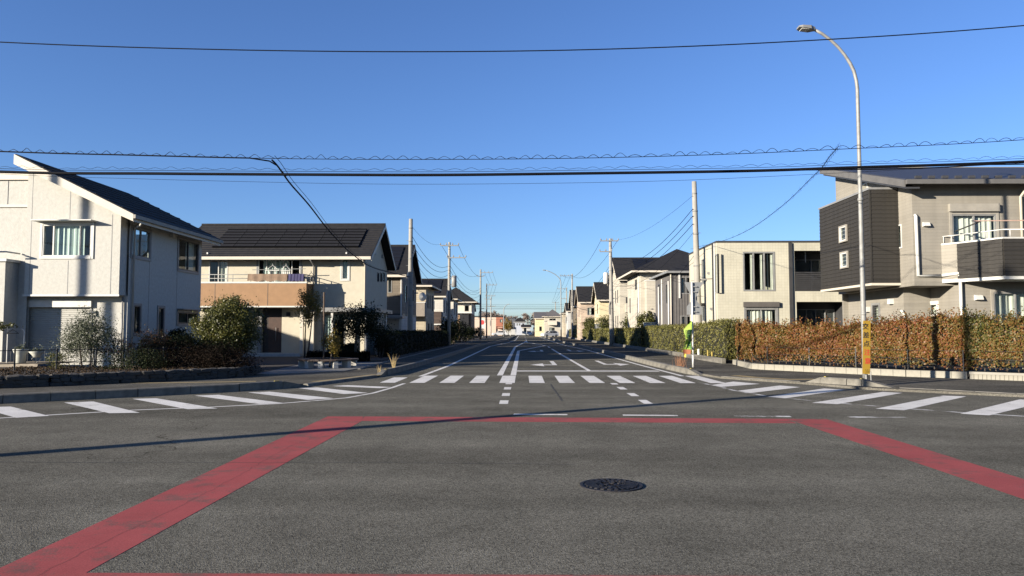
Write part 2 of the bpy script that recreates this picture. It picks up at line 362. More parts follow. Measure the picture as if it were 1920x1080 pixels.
# pale paved plaza round the bench
struct(MB().slab([(-10.2, 25.6), (-8.6, 25.35), (-6.6, 27.6), (-6.3, 31), (-6.6, 35.2), (-9.6, 35.4), (-10.6, 31)], 0.03, 0.085).build('plaza_paving', M('plaza_concrete', (0.135, 0.13, 0.118), 0.85, 0.14, 2, 0.1, 20)))

def flat(name, pts, mat, parent, z=0.002):
    return MB().poly([(x, y, z) for x, y in pts]).build(name, mat, parent)
def strip(name, path, w, mat, parent, z=0.002):
    m = MB(); L = []; R = []
    for i, p in enumerate(path):
        a = Vector(path[max(i - 1, 0)]); b = Vector(path[min(i + 1, len(path) - 1)]); d = (b - a).normalized(); nrm = Vector((-d.y, d.x)) * (w / 2)
        L.append(Vector(p) + nrm); R.append(Vector(p) - nrm)
    for i in range(len(path) - 1):
        m.quad((*R[i], z), (*R[i + 1], z), (*L[i + 1], z), (*L[i], z))
    return m.build(name, mat, parent)

# crosswalk: twelve bars
for k in range(12):
    x = -4.07 + 0.9 * k; y0, y1 = 22.45 - 0.02 * k * 0, 26.0
    if k == 0: y0, y1 = 22.5, 25.0
    flat('crosswalk_stripe', [(x - 0.23, y0), (x + 0.23, y0), (x + 0.23, y1), (x - 0.23, y1)], m_white, road)
flat('stop_line', [(-0.22, 28.75), (5.25, 28.75), (5.25, 29.35), (-0.22, 29.35)], m_white, road, 0.0032)
strip('edge_line', [(-3.5, 25.6), (-3.3, 33), (-3.25, 55), (-3.25, 74), (-1.9, 98), (-1.2, 120), (-1.2, 235)], 0.15, m_white, road)
strip('centre_line', [(-0.8, 26.2), (-0.75, 55), (-0.72, 72), (0.35, 103), (0.4, 112)], 0.2, m_white, road)
strip('centre_line', [(-0.33, 26.2), (-0.32, 58), (2.4, 79), (0.6, 100), (0.45, 112)], 0.2, m_white, road, 0.0025)
strip('lane_line', [(2.6, 29.2), (2.5, 54), (2.5, 64.5)], 0.15, m_white, road)
strip('lane_line', [(2.5, 69), (2.5, 74)], 0.15, m_white, road)
strip('edge_line', [(5.5, 25.9), (5.32, 35), (5.2, 60), (4.5, 79), (4.3, 100), (4.2, 130), (4.2, 235)], 0.15, m_white, road)
for y in (16.4, 18.35, 20.3, 22.2 - 0.05):
    strip('guide_dash', [(-0.41, y - 0.36), (-0.41, y + 0.44)] if y < 22 else [(-0.41, y - 0.25), (-0.41, y + 0.25)], 0.19, m_white, road)
for i, (u, v) in enumerate(((1208, 753.5), (1186, 740), (1165, 728), (1148, 719))):
    x, y = G(u, v); strip('guide_dash', [(2.69, y - 0.42), (2.69, min(y + 0.45, 22.4))], 0.19, m_white, road)
for y in (98, 108, 120, 135, 150, 170, 195): strip('lane_dash', [(0.6 + 0.0 * y, y), (0.6, y + 5)], 0.15, m_white, road)
for y, w in ((81, 3.6), (118, 4.0), (60, 0)):
    if w: flat('far_cross_bar', [(0.9, y), (0.9 + w, y), (0.9 + w, y + 0.5), (0.9, y + 0.5)], m_white, road)
# turn arrows seen from ahead of the oncoming lanes
def arrow(cx, y, sx):
    m = MB(); z = 0.0025; q = lambda dx, dy: (cx + sx * dx, y + dy, z)
    m.quad(q(0.22, 0.75), q(0.42, 0.75), q(0.42, 4.6), q(0.22, 4.6)); m.quad(q(-0.2, 0.2), q(0.42, 0.2), q(0.42, 0.75), q(-0.2, 0.75)); m.poly([q(-0.2, -0.9), q(-0.2, 1.9), q(-0.8, 0.5)])
    return m.build('turn_arrow', m_white, road)
arrow(1.15, 33.8, 1); arrow(4.15, 34.4, -1); arrow(1.15, 56, 1); arrow(4.0, 57, -1)

# corner hatching and its thin border line
TL = [G(*p) for p in ((-60, 787), (0, 784), (130, 776), (250, 769), (400, 763), (520, 757), (600, 750.5), (650, 746), (700, 737), (735, 727), (758, 719))]
strip('corner_line', TL, 0.11, m_white, road)
HL = [((120, 755), (175, 753), (262, 774), (205, 775)), ((248, 748), (293, 747), (408, 766), (352, 767.5)), ((365, 742), (410, 740.5), (533, 756), (487, 758)),
      ((465, 736), (505, 734.5), (626, 747), (577, 750)), ((560, 728), (595, 726.5), (690, 737), (645, 739)), ((622, 724), (652, 722.3), (735, 726), (712, 728)), ((-40, 764), (20, 762.5), (92, 780), (30, 783.5))]
for q in HL: flat('hatch_bar', [G(*p) for p in (q[3], q[2], q[1], q[0])], m_white, road, 0.0032)
TR = [G(*p) for p in ((1312, 717.5), (1345, 724), (1380, 733), (1440, 743), (1560, 755), (1700, 766), (1810, 774), (1920, 780.5), (2000, 785))]
strip('corner_line', TR, 0.11, m_worn, road)
HR = [((1440, 744), (1472, 747), (1585, 731), (1545, 728.5)), ((1522, 755.5), (1570, 758), (1692, 737), (1655, 735)), ((1642, 766.5), (1695, 769.5), (1812, 743.5), (1768, 742)), ((1800, 776), (1855, 779), (1965, 753), (1912, 749)), ((1382, 733), (1408, 737), (1500, 726), (1462, 723)), ((1335, 722), (1352, 725.5), (1425, 720), (1375, 715.5))]
for q in HR: flat('hatch_bar', [G(*p) for p in q], m_white, road, 0.0032)
# red junction box
flat('red_band', [(-3.43, 4.2), (-2.82, 4.2), (-2.78, 12.95), (-2.9, 13.66), (-3.55, 13.66)], m_red, road, 0.002)
flat('red_band', [(-2.79, 12.98), (4.62, 12.76), (4.68, 13.40), (-2.88, 13.66)], m_red, road, 0.0024)
flat('red_band', [(4.62, 4.2), (5.2, 4.2), (5.36, 13.38), (4.68, 13.40)], m_red, road, 0.002)
flat('red_band', [(-2.82, 4.2), (4.62, 4.2), (4.62, 4.87), (-2.82, 4.87)], m_red, road, 0.0024)
for i in range(0, 4):
    x0 = -0.17 + 2.02 * i; y0 = 14.05 - 0.06 * (x0)
    strip('worn_edge_dash', [(x0, y0), (x0 + 1.0, y0 - 0.06)], 0.17, m_worn if i in (2, 3) else m_white, road, 0.0032)

# old paving joints and cracks
m_crack = M('crack_tar', (0.028, 0.027, 0.026), 0.9)
def crack(path, w, seed):
    g = rngf(seed); pts = []
    for a, b in zip(path[:-1], path[1:]):
        a, b = Vector(a), Vector(b); n = max(2, int((b - a).length / 0.12)); nr = Vector((-(b - a).y, (b - a).x)).normalized()
        pts += [a.lerp(b, i / n) + nr * g.gauss(0, 0.012) for i in range(n)]
    return strip('crack', [tuple(p) for p in pts + [Vector(path[-1])]], w, m_crack, road, 0.004)
crack([(-9, 8.95), (-5, 8.85), (-1.2, 8.9), (0.6, 8.82)], 0.014, 1); crack([G(1032, 720), G(1040, 732), G(1055, 752)], 0.03, 2); crack([(-3.1, 4.6), (-3.05, 7.5), (-3.15, 10.2), (-2.9, 12.6)], 0.003, 3)
crack([(2.2, 13.3), (4.5, 14.9), (6.6, 15.1), (12, 14.2)], 0.014, 6)
# manhole cover: iron disc in a ring, radial ribs and studs
mh = thing('manhole', 'round dark iron manhole cover with raised ribs in the asphalt', 'manhole cover', (0.89, 7.64, 0))
m_iron = M('cast_iron', (0.02, 0.019, 0.021), 0.6, 0.35, 30, 0.5, 120, spec=0.15)
def disc(mb, c, r0, r1, z0, z1, n=40, a0=0, a1=2 * math.pi):
    for i in range(n):
        p, q = a0 + (a1 - a0) * i / n, a0 + (a1 - a0) * (i + 1) / n
        f = lambda r, a, z: (c[0] + r * math.cos(a), c[1] + r * math.sin(a), z)
        mb.quad(f(r0, p, z1), f(r1, p, z1), f(r1, q, z1), f(r0, q, z1)); mb.quad(f(r1, p, z0), f(r1, q, z0), f(r1, q, z1), f(r1, p, z1))
        mb.quad(f(r0, q, z0), f(r0, p, z0), f(r0, p, z1), f(r0, q, z1))
    return mb
disc(MB(), (0.89, 7.64), 0.0, 0.31, 0.0, 0.006).build('cover', m_iron, mh)
disc(MB(), (0.89, 7.64), 0.285, 0.315, 0.0, 0.012).build('ring', m_iron, mh)
for k in range(24):
    a = 2 * math.pi * k / 24; mb = MB(); disc(mb, (0.89, 7.64), 0.15, 0.265, 0.005, 0.02, 2, a, a + 0.13); mb.build('rib', m_iron, mh)
for r, nn in ((0.05, 3), (0.115, 8)):
    for k in range(nn):
        a = 2 * math.pi * (k + 0.5) / nn; mb = MB(); disc(mb, (0.89, 7.64), r - 0.025, r + 0.02, 0.005, 0.02, 2, a, a + 0.9 / nn * 2.5); mb.build('stud', m_iron, mh)

# ---- kerbs: single blocks
def kerb_profile(L, w=0.2, h=0.2, g=0.006):
    c = 0.025
    pts = [(g, -w / 2 - 0.02, 0), (g, -w / 2, h - c), (g, -w / 2 + c, h), (g, w / 2 - c, h), (g, w / 2, h - c), (g, w / 2, 0)]
    return MB().prism(pts, (L - 2 * g, 0, 0)).mesh('kerb_block')
KB = {}
def kerb_run(root, path, L=0.9, w=0.2, h=0.2, detail_to=1e9):
    """blocks laid along a polyline; path goes so that the road lies on its right hand"""
    for a, b in zip(path[:-1], path[1:]):
        a, b = Vector(a), Vector(b); d = b - a; n = max(1, round(d.length / L)); l = d.length / n
        if min(a.y, b.y) > detail_to: n = 1; l = d.length
        key = (round(l, 3), w, h)
        if key not in KB: KB[key] = kerb_profile(l, w, h)
        ang = math.atan2(d.y, d.x)
        for i in range(n):
            p = a + d * (i / n); inst(KB[key], 'kerb_block', m_kerb, root, (p.x, p.y, 0), (0, 0, ang))
def kerb_end(root, p, ang, L=0.7, h=0.2, w=0.2, flip=False):
    """end block that slopes down to the road"""
    m = MB(); h0, h1 = (0.03, h) if flip else (h, 0.03)
    m.hexa([(0, -w / 2, 0), (L, -w / 2, 0), (L, w / 2, 0), (0, w / 2, 0), (0, -w / 2, h0), (L, -w / 2, h1), (L, w / 2, h1), (0, w / 2, h0)])
    return inst(m.mesh('kerb_end'), 'kerb_end', m_kerb, root, (p[0], p[1], 0), (0, 0, ang))
kerb = struct(thing('kerb', None, None, (0, 0, 0)))
kerb_run(kerb, KL[1:-1], 1.0)
kerb_run(kerb, [KL[-2], (-6.55, 20.25)], 1.0)
kerb_end(kerb, (-6.55, 20.25), math.atan2(1.1, 0.65), 0.85)
kerb_run(kerb, [(-6.1, 21.0), (-5.75, 22.2), (-4.95, 25.1)], 0.9, 0.16, 0.075)
kerb_end(kerb, (-4.9, 25.2), math.atan2(6, 0.3), 1.0, flip=True)
LM = [(-4.84, 26.2), (-4.62, 31.5), (-4.5, 43), (-4.45, 58), (-4.4, 76), (-3.2, 100), (-2.4, 122), (-2.3, 230)]
kerb_run(kerb, LM, 0.9, detail_to=57)
kerb_right = kerb
RM = [(6.02, 27.1), (5.85, 33), (5.8, 41), (5.75, 52), (5.7, 60), (5.5, 78), (5.2, 100), (5.1, 228)]
kerb_run(kerb, [(b[0], b[1]) for b in reversed(RM[:5])], 0.9)
for a, b in ((62, 74), (78, 96), (100, 125), (131, 226)):
    f = lambda y: float(np.interp(y, [q[1] for q in RM], [q[0] for q in RM]))
    kerb_run(kerb, [(f(b), b), (f(a), a)], 4.0)
    kerb_end(kerb, (f(a), a), -math.pi / 2, 0.8)
kerb_end(kerb, (6.02, 27.1), math.atan2(-1.3, 0.25), 1.0)
# low sloping kerb island at the right corner
kerb_end(kerb, (8.3, 22.15), math.atan2(-0.62, 0.36), 0.62, 0.24, 0.24, flip=True)
kerb_run(kerb, [(8.61, 21.62), (9.05, 20.95), (9.3, 20.62)], 0.7, 0.24, 0.24)
kerb_end(kerb, (9.3, 20.62), math.atan2(-0.75, 0.62), 0.95, 0.24, 0.24)
kerb_run(kerb, [(9.9, 19.85), (11.75, 18.05), (14.2, 15.9)], 1.0, 0.16, 0.075)
kerb_run(kerb, [(6.55, 24.7), (8.2, 22.2)], 0.9, 0.16, 0.075)
m_refl = M('yellow_reflector', (0.25, 0.19, 0.04), 0.6)
for i, (x, y, z, lab) in enumerate(((-6.62, 20.1, 0.2, 'small yellow reflector on the end of the dark corner kerb'), (8.66, 21.55, 0.24, 'small yellow reflector on the low kerb island, the one farther from the lamp post'),
                   (9.28, 20.66, 0.24, 'small yellow reflector on the kerb island beside the lamp post'), (6.05, 26.95, 0.2, 'small yellow reflector on the sloping kerb end near the signpost'), (-4.8, 26.4, 0.2, 'small yellow reflector on the kerb end beside the dry grass tuft'))):
    o = MB().box(-0.06, 0.06, -0.03, 0.03, 0, 0.022).mesh('reflector'); r = inst(o, 'reflector', m_refl, None, (x, y, z - 0.002), (0, 0, 0.6)); tag(r, lab, 'reflector', 'reflectors on the kerb ends')
# yellow tactile strips and outer edging
m_tact = mat_paint('tactile_yellow', (0.30, 0.235, 0.125), (0.17, 0.145, 0.1), 0.36)
pav_l = bpy.data.objects['pavement_left']; pav_r = bpy.data.objects['pavement_right']
strip('tactile_strip', [G(30, 724, .06), G(150, 719.5, .06), G(330, 717.5, .06), G(480, 715, .06)], 0.3, m_tact, pav_l, WALK_Z + 0.002)
strip('tactile_strip', [(-6.05, 22.0), (-5.55, 23.4), (-4.95, 25.6)], 0.45, m_tact, pav_l, WALK_Z + 0.002)
strip('tactile_strip', [G(1378, 704, .06), G(1420, 708, .06), G(1480, 711.5, .06), G(1530, 711, .06)], 0.4, m_tact, pav_r, WALK_Z + 0.002)
edging = struct(thing('edging', None, None, (0, 0, 0)))
kerb_run(edging, [(-6.35, 29), (-6.55, 36), (-6.7, 48), (-6.75, 60)], 0.9, 0.12, 0.1); kerb_run(edging, [(-6.75, 60), (-6.7, 225)], 200, 0.12, 0.1)

# ================================================================== HOUSES
def smap(side, pos):
    if side == 'S': return lambda s, z, d: (s, pos + d, z)
    if side == 'N': return lambda s, z, d: (s, pos - d, z)
    if side == 'E': return lambda s, z, d: (pos - d, s, z)
    return lambda s, z, d: (pos + d, s, z)                     # W
def lbox(mb, f, s0, s1, z0, z1, d0, d1):
    return mb.hexa([f(s0, z0, d0), f(s1, z0, d0), f(s1, z0, d1), f(s0, z0, d1), f(s0, z1, d0), f(s1, z1, d0), f(s1, z1, d1), f(s0, z1, d1)])
def wall(parent, mat, side, pos, s0, s1, z0, z1, holes=(), t=0.16, name='wall'):
    f = smap(side, pos); m = MB()
    ss = sorted({s0, s1, *[h[0] for h in holes], *[h[1] for h in holes]}); zz = sorted({z0, z1, *[h[2] for h in holes], *[h[3] for h in holes]})
    ss = [q for q in ss if s0 <= q <= s1]; zz = [q for q in zz if z0 <= q <= z1]
    for a, b in zip(ss[:-1], ss[1:]):
        for c, d in zip(zz[:-1], zz[1:]):
            if any(h[0] <= a and b <= h[1] and h[2] <= c and d <= h[3] for h in holes): continue
            m.quad(f(a, c, 0), f(b, c, 0), f(b, d, 0), f(a, d, 0)); m.quad(f(a, c, t), f(a, d, t), f(b, d, t), f(b, c, t))
    for (a, b, c, d) in list(holes) + [(s0, s1, z0, z1)]:
        m.quad(f(a, c, 0), f(b, c, 0), f(b, c, t), f(a, c, t)); m.quad(f(a, d, 0), f(a, d, t), f(b, d, t), f(b, d, 0))
        if (a, b, c, d) == (s0, s1, z0, z1): continue      # wall ends meet the next wall's face
        m.quad(f(a, c, 0), f(a, c, t), f(a, d, t), f(a, d, 0)); m.quad(f(b, c, 0), f(b, d, 0), f(b, d, t), f(b, c, t))
    return m.build(name, mat, parent)
def window(parent, side, pos, r, n=2, fm=None, curtain=None, cover=(0.0, 1.0), trim=None, bars=0, fw=0.05, name='window', split=None, recess=0.0, tw=0.09):
    s0, s1, z0, z1 = r; f = smap(side, pos + 0); fm = fm or m_frame_gr; m = MB(); d0, d1 = -0.02 + recess, 0.08 + recess
    lbox(m, f, s0, s0 + fw, z0, z1, d0, d1); lbox(m, f, s1 - fw, s1, z0, z1, d0, d1)
    lbox(m, f, s0 + fw, s1 - fw, z0, z0 + fw, d0, d1); lbox(m, f, s0 + fw, s1 - fw, z1 - fw, z1, d0, d1)
    cuts = split if split else [i / n for i in range(1, n)]
    for c in cuts:
        x = s0 + (s1 - s0) * c; lbox(m, f, x - fw * 0.5, x + fw * 0.5, z0 + fw, z1 - fw, d0 + 0.012, d1 - 0.012)
    for i in range(bars):
        z = z0 + (z1 - z0) * (i + 1) / (bars + 1); lbox(m, f, s0 + fw, s1 - fw, z - 0.012, z + 0.012, d0 + 0.02, d1 - 0.03)
    o = m.build(name, fm, parent)
    ed = [0] + list(cuts) + [1]
    for a, b in zip(ed[:-1], ed[1:]):
        lbox(MB(), f, s0 + (s1 - s0) * a + 0.01, s0 + (s1 - s0) * b - 0.01, z0 + 0.01, z1 - 0.01, 0.03 + recess, 0.04 + recess).build('pane', m_glass, o)
    for cv in (([cover] if not isinstance(cover, list) else cover) if curtain else []):
        w = s1 - s0; a, b = s0 + w * cv[0], s0 + w * cv[1]; k = max(8, int((b - a) / 0.06)); m = MB()
        pt = lambda i: (a + (b - a) * i / k, 0.17 + recess + 0.03 * math.sin(i * 1.9) + 0.012 * math.sin(i * 0.7))
        for i in range(k):
            p, q = pt(i), pt(i + 1); m.quad(f(p[0], z0 + 0.03, p[1]), f(q[0], z0 + 0.03, q[1]), f(q[0], z1 - 0.03, q[1]), f(p[0], z1 - 0.03, p[1]))
        m.build('curtain', curtain, o, smooth=True)
    if trim:
        m = MB(); t = tw
        lbox(m, f, s0 - t, s0, z0 - t, z1 + t, -0.035, 0.03); lbox(m, f, s1, s1 + t, z0 - t, z1 + t, -0.035, 0.03)
        lbox(m, f, s0, s1, z0 - t, z0, -0.045, 0.03); lbox(m, f, s0, s1, z1, z1 + t, -0.035, 0.03); m.build('casing', trim, o)
    return o
def lpart(parent, name, mat, side, pos, s0, s1, z0, z1, d0, d1):
    return lbox(MB(), smap(side, pos), s0, s1, z0, z1, d0, d1).build(name, mat, parent)
def pipe(parent, pts, r, mat, name='downpipe', n=8): return MB().tube(pts, r, n).build(name, mat, parent, smooth=True)
def gable_roof(parent, x0, x1, yf, yr, yb, ze, zr, mat, th=0.14, fascia=None, zb=None, courses=0, rake=None):
    """ridge along X; eaves at yf (front) and yb (back)"""
    zb = ze if zb is None else zb; m = MB()
    if courses:
        n = courses; prof = []
        for i in range(n):
            a, b = i / n, (i + 1) / n; lip = 0.03
            prof += [(yf + (yr - yf) * a, ze + (zr - ze) * a + lip), (yf + (yr - yf) * b, ze + (zr - ze) * b)]
        pts = prof + [(yr, zr - th), (yf, ze - th)]
        for i in range(len(prof) - 1):
            p, q = prof[i], prof[i + 1]; m.quad((x0, p[0], p[1]), (x1, p[0], p[1]), (x1, q[0], q[1]), (x0, q[0], q[1]))
        m.quad((x0, yf, ze - th), (x1, yf, ze - th), (x1, yr, zr - th), (x0, yr, zr - th)); m.quad((x0, yf, ze - th), (x1, yf, ze - th), (x1, yf, ze + .03), (x0, yf, ze + .03))
        for x in (x0, x1): m.poly([(x, p[0], p[1]) for p in pts])
    else: m.prism([(x0, yf, ze - th), (x0, yr, zr - th), (x0, yr, zr), (x0, yf, ze)], (x1 - x0, 0, 0))
    m.prism([(x0, yr, zr - th), (x0, yb, zb - th), (x0, yb, zb), (x0, yr, zr)], (x1 - x0, 0, 0))
    m.tube([(x0 - 0.01, yr, zr), (x1 + 0.01, yr, zr)], 0.09, 6)
    ro = m.build('roof', mat, parent)
    if fascia:
        MB().box(x0 + 0.02, x1 - 0.02, yf - 0.09, yf - 0.004, ze - 0.17, ze + 0.0).build('gutter', fascia, ro)
        MB().box(x0 + 0.02, x1 - 0.02, yb + 0.004, yb + 0.09, zb - 0.17, zb).build('gutter', fascia, ro)
    if rake or fascia:
        for x in (x0, x1):
            e = 0.03 if x == x1 else -0.03
            MB().prism([(x, yf, ze - 0.25), (x, yr, zr - 0.25), (x, yr, zr - 0.02), (x, yf, ze - 0.02)], (e, 0, 0)).build('rake_board', rake or fascia, ro)
            MB().prism([(x, yr, zr - 0.25), (x, yb, zb - 0.25), (x, yb, zb - 0.02), (x, yr, zr - 0.02)], (e, 0, 0)).build('rake_board', rake or fascia, ro)
    return ro
def gable_wall(parent, mat, side, x, yf, yr, yb, ze, zr, zb=None, t=0.16):
    zb = ze if zb is None else zb; e = -t if side == 'E' else t
    return MB().prism([(x, yf, ze), (x, yb, zb), (x, yr, zr)], (e, 0, 0)).build('gable', mat, parent)
def hip_roof(parent, x0, x1, y0, y1, ze, zr, mat, fascia=None, th=0.12, inset=None):
    w = min(x1 - x0, y1 - y0) / 2 if inset is None else inset
    if x1 - x0 >= y1 - y0: a, b = (x0 + w, (y0 + y1) / 2, zr), (x1 - w, (y0 + y1) / 2, zr)
    else: a, b = ((x0 + x1) / 2, y0 + w, zr), ((x0 + x1) / 2, y1 - w, zr)
    A, B, Cc, D = (x0, y0, ze), (x1, y0, ze), (x1, y1, ze), (x0, y1, ze); m = MB()
    if x1 - x0 >= y1 - y0: m.poly([A, B, b, a]); m.poly([B, Cc, b]); m.poly([Cc, D, a, b]); m.poly([D, A, a])
    else: m.poly([A, B, a]); m.poly([B, Cc, b, a]); m.poly([Cc, D, b]); m.poly([D, A, a, b])
    lo = [(x, y, z - th) for x, y, z in (A, B, Cc, D)]
    for p, q in ((0, 1), (1, 2), (2, 3), (3, 0)): T = (A, B, Cc, D); m.quad(lo[p], lo[q], T[q], T[p])
    m.poly(lo[::-1]); ro = m.build('roof', mat, parent)
    if fascia:
        g = MB(); e = 0.07
        g.box(x0 - e, x1 + e, y0 - e, y0 - 0.003, ze - 0.15, ze); g.box(x0 - e, x1 + e, y1 + 0.003, y1 + e, ze - 0.15, ze)
        g.box(x0 - e, x0 - 0.003, y0, y1, ze - 0.15, ze); g.box(x1 + 0.003, x1 + e, y0, y1, ze - 0.15, ze); g.build('gutter', fascia, ro)
    return ro
def roof_panels(parent, x0, x1, yf, yr, ze, zr, cols, rows, mat, t0=0.1, t1=0.9, gap=0.06, lift=0.05, stagger=0.0, edge=None):
    """solar panels laid on the front slope, one object each"""
    L = math.hypot(yr - yf, zr - ze); ang = math.atan2(zr - ze, yr - yf); ph = L * (t1 - t0) / rows; pw = (x1 - x0) / cols
    me = MB().box(-pw / 2 + gap / 2, pw / 2 - gap / 2, -ph / 2 + gap / 2, ph / 2 - gap / 2, 0, 0.035).mesh('solar_panel')
    for r in range(rows):
        t = t0 + (t1 - t0) * (r + 0.5) / rows; y, z = yf + (yr - yf) * t, ze + (zr - ze) * t
        for c in range(cols):
            x = x0 + pw * (c + 0.5) + stagger * (r - rows / 2)
            inst(me, 'solar_panel', mat, parent, (x, y - lift * math.sin(ang), z + lift * math.cos(ang)), (ang, 0, 0))

# ---------------------------------------------------------------- near house on the left: white, single slope roof
m_h1 = M('white_stucco', (0.355, 0.348, 0.315), 0.9, 0.08, 9, 0.4, 30, detail=8)
h1 = thing('white_house', 'white two storey house with a steep dark single slope roof and roller shutter', 'house', (-17.2, 30, 0.1))
Y1u, Y1l, X1 = 28.0, 28.5, -15.2
zr1, ze1, xr1, xe1 = 8.2, 5.93, -19.05, -14.5
roofz = lambda x: ze1 + (zr1 - ze1) * (x - xe1) / (xr1 - xe1)
win = rS(80, 421, 172, 481, Y1u)
f = smap('S', Y1u)
wall(h1, m_h1, 'S', Y1u, -18.9, -15.28, 2.9, 5.95, [win])
MB().prism([(-18.9, Y1u, 5.95), (-15.28, Y1u, 5.95), (-15.28, Y1u, roofz(-15.28) - 0.28), (-18.9, Y1u, roofz(-18.9) - 0.28)], (0, 0.16, 0)).build('gable', m_h1, h1)
MB().box(-18.9, -15.279, Y1u + 0.002, Y1l + 0.3, 2.905, 3.06).build('overhang_floor', m_h1, h1)
MB().box(-15.43, -15.278, Y1u + 0.001, Y1l, 3.061, 6.05).build('return_wall', m_h1, h1)
MB().box(-18.95, -15.25, Y1u - 0.03, Y1u - 0.001, 2.86, 2.93).build('drip_edge', m_whitetrim, h1)
for x in (-17.25,): MB().box(x - 0.012, x + 0.012, Y1u - 0.006, Y1u + 0.02, 2.95, win[2] - 0.15).build('panel_joint', m_frame_gr, h1); MB().box(x - 0.012, x + 0.012, Y1u - 0.006, Y1u + 0.02, win[3] + 0.2, 6.9).build('panel_joint', m_frame_gr, h1)
MB().box(-15.62, -15.595, Y1u - 0.006, Y1u + 0.02, 2.95, 5.98).build('panel_joint', m_frame_gr, h1); MB().box(-18.72, -18.70, Y1u - 0.006, Y1u + 0.02, 2.95, 7.7).build('panel_joint', m_frame_gr, h1)
window(h1, 'S', Y1u, win, 3, m_frame_wh, m_curt_g, (0.2, 0.8), m_whitetrim, split=[0.22, 0.76])
m_ = MB(); lbox(m_, f, win[0] - 0.25, win[1] + 0.18, win[3] + 0.1, win[3] + 0.14, -0.4, 0); m_.build('window_hood', m_whitetrim, h1)
# lower storey with roller shutter
sh = rS(50, 575, 168, 697, Y1l); sh = (sh[0], sh[1], 0.25, sh[3])
wall(h1, m_h1, 'S', Y1l, -19.3, X1, 0.1, 2.9, [sh])
m_ = MB(); fz = smap('S', Y1l); n_ = 30
for i in range(n_):
    a, b = sh[2] + (sh[3] - sh[2]) * i / n_, sh[2] + (sh[3] - sh[2]) * (i + 1) / n_
    m_.quad(fz(sh[0], a, 0.05), fz(sh[1], a, 0.05), fz(sh[1], b - 0.008, 0.075), fz(sh[0], b - 0.008, 0.075)); m_.quad(fz(sh[0], b - 0.008, 0.075), fz(sh[1], b - 0.008, 0.075), fz(sh[1], b, 0.05), fz(sh[0], b, 0.05))
m_.build('roller_shutter', M('shutter_metal', (0.27, 0.265, 0.235), 0.55, 0.08), h1)
lpart(h1, 'shutter_box', m_frame_wh, 'S', Y1l, sh[0] - 0.1, sh[1] + 0.08, sh[3] - 0.02, sh[3] + 0.24, -0.12, 0.0)
lpart(h1, 'shutter_rail', m_frame_gr, 'S', Y1l, sh[1], sh[1] + 0.07, 0.2, sh[3] - 0.02, -0.03, 0.05)
pipe(h1, [(-15.36, Y1l - 0.06, 2.86), (-15.36, Y1l - 0.06, 0.2)], 0.035, m_frame_gr)
# side wall to the street
w1 = rX(247, 430, 281, 483, X1); w2 = rX(334, 452, 371, 508, X1); w3 = rX(250, 573, 262, 625, X1); w4 = rX(296, 577, 306, 632, X1); w5 = rX(333, 586, 369, 607, X1)
wall(h1, m_h1, 'E', X1, Y1l, 35.0, 0.1, 6.15, [w1, w2, w3, w4, w5])
window(h1, 'E', X1, w1, 2, m_frame_gr, m_curt_g, (0.0, 0.4), m_frame_gr); window(h1, 'E', X1, w2, 2, m_frame_dk, m_curt, (0.55, 1), m_frame_gr)
window(h1, 'E', X1, w3, 1, m_frame_dk, None, trim=m_frame_gr); window(h1, 'E', X1, w4, 1, m_frame_dk, None, trim=m_frame_gr); window(h1, 'E', X1, w5, 2, m_frame_dk, None, trim=m_frame_gr)
MB().box(X1 - 0.05, X1 + 0.3, w5[0] - 0.1, w5[1] + 0.15, w5[3] + 0.11, w5[3] + 0.15).build('window_hood', m_frame_gr, h1)
for y in (PX(281, 450, X1).y, PX(333, 450, X1).y): MB().box(X1 - 0.02, X1 + 0.006, y + 0.02, y + 0.04, 0.2, 6.0).build('panel_joint', m_frame_gr, h1)
pv = PX(321, 440, X1); MB().box(X1, X1 + 0.12, pv.y - 0.1, pv.y + 0.1, pv.z - 0.12, pv.z + 0.1).build('vent_hood', m_whitetrim, h1)
pipe(h1, [(X1 + 0.55, 28.35, 5.72), (X1 + 0.45, 28.4, 5.6), (X1 + 0.07, 28.75, 5.55), (X1 + 0.07, 28.75, 0.2)], 0.04, m_whitetrim)
wall(h1, m_h1, 'N', 35.0, -18.9, X1, 0.1, 6.1); wall(h1, m_h1, 'W', -18.95, 28.6, 35.0, 0.1, 7.8)
# roof: slab falling towards the street
r1 = MB().prism([(xr1, 27.45, zr1 - 0.16), (xe1, 27.45, ze1 - 0.16), (xe1, 27.45, ze1), (xr1, 27.45, zr1)], (0, 8.1, 0)).build('roof', m_roof, h1)
MB().prism([(xr1 - .02, 27.45, zr1 - 0.40), (xe1, 27.45, ze1 - 0.30), (xe1, 27.45, ze1 - 0.03), (xr1 - .02, 27.45, zr1 - 0.03)], (0, -0.05, 0)).build('rake_board', m_trim, r1)
MB().box(xe1 + 0.003, xe1 + 0.09, 27.4, 35.6, ze1 - 0.19, ze1 - 0.05).build('gutter', M('shaded_trim_gutter', (0.2, 0.185, 0.155), 0.6), r1)  # trim cream darkened so the colour itself holds the shade of this side
MB().prism([(xe1 - 0.02, 27.5, ze1 - 0.3), (xe1 - 0.02, 27.5, ze1 - 0.165), (X1 - 0.1, 27.5, roofz(X1) - 0.165), (X1 - 0.1, 27.5, roofz(X1) - 0.3)], (0, 8.0, 0)).build('soffit', m_trim, r1)
for i in range(1, 9):
    t = i / 9; x = xr1 + (xe1 - xr1) * t
    MB().box(x - 0.03, x + 0.03, 27.5, 35.5, roofz(x) - 0.01, roofz(x) + 0.025).build('roof_seam', m_roof, r1)
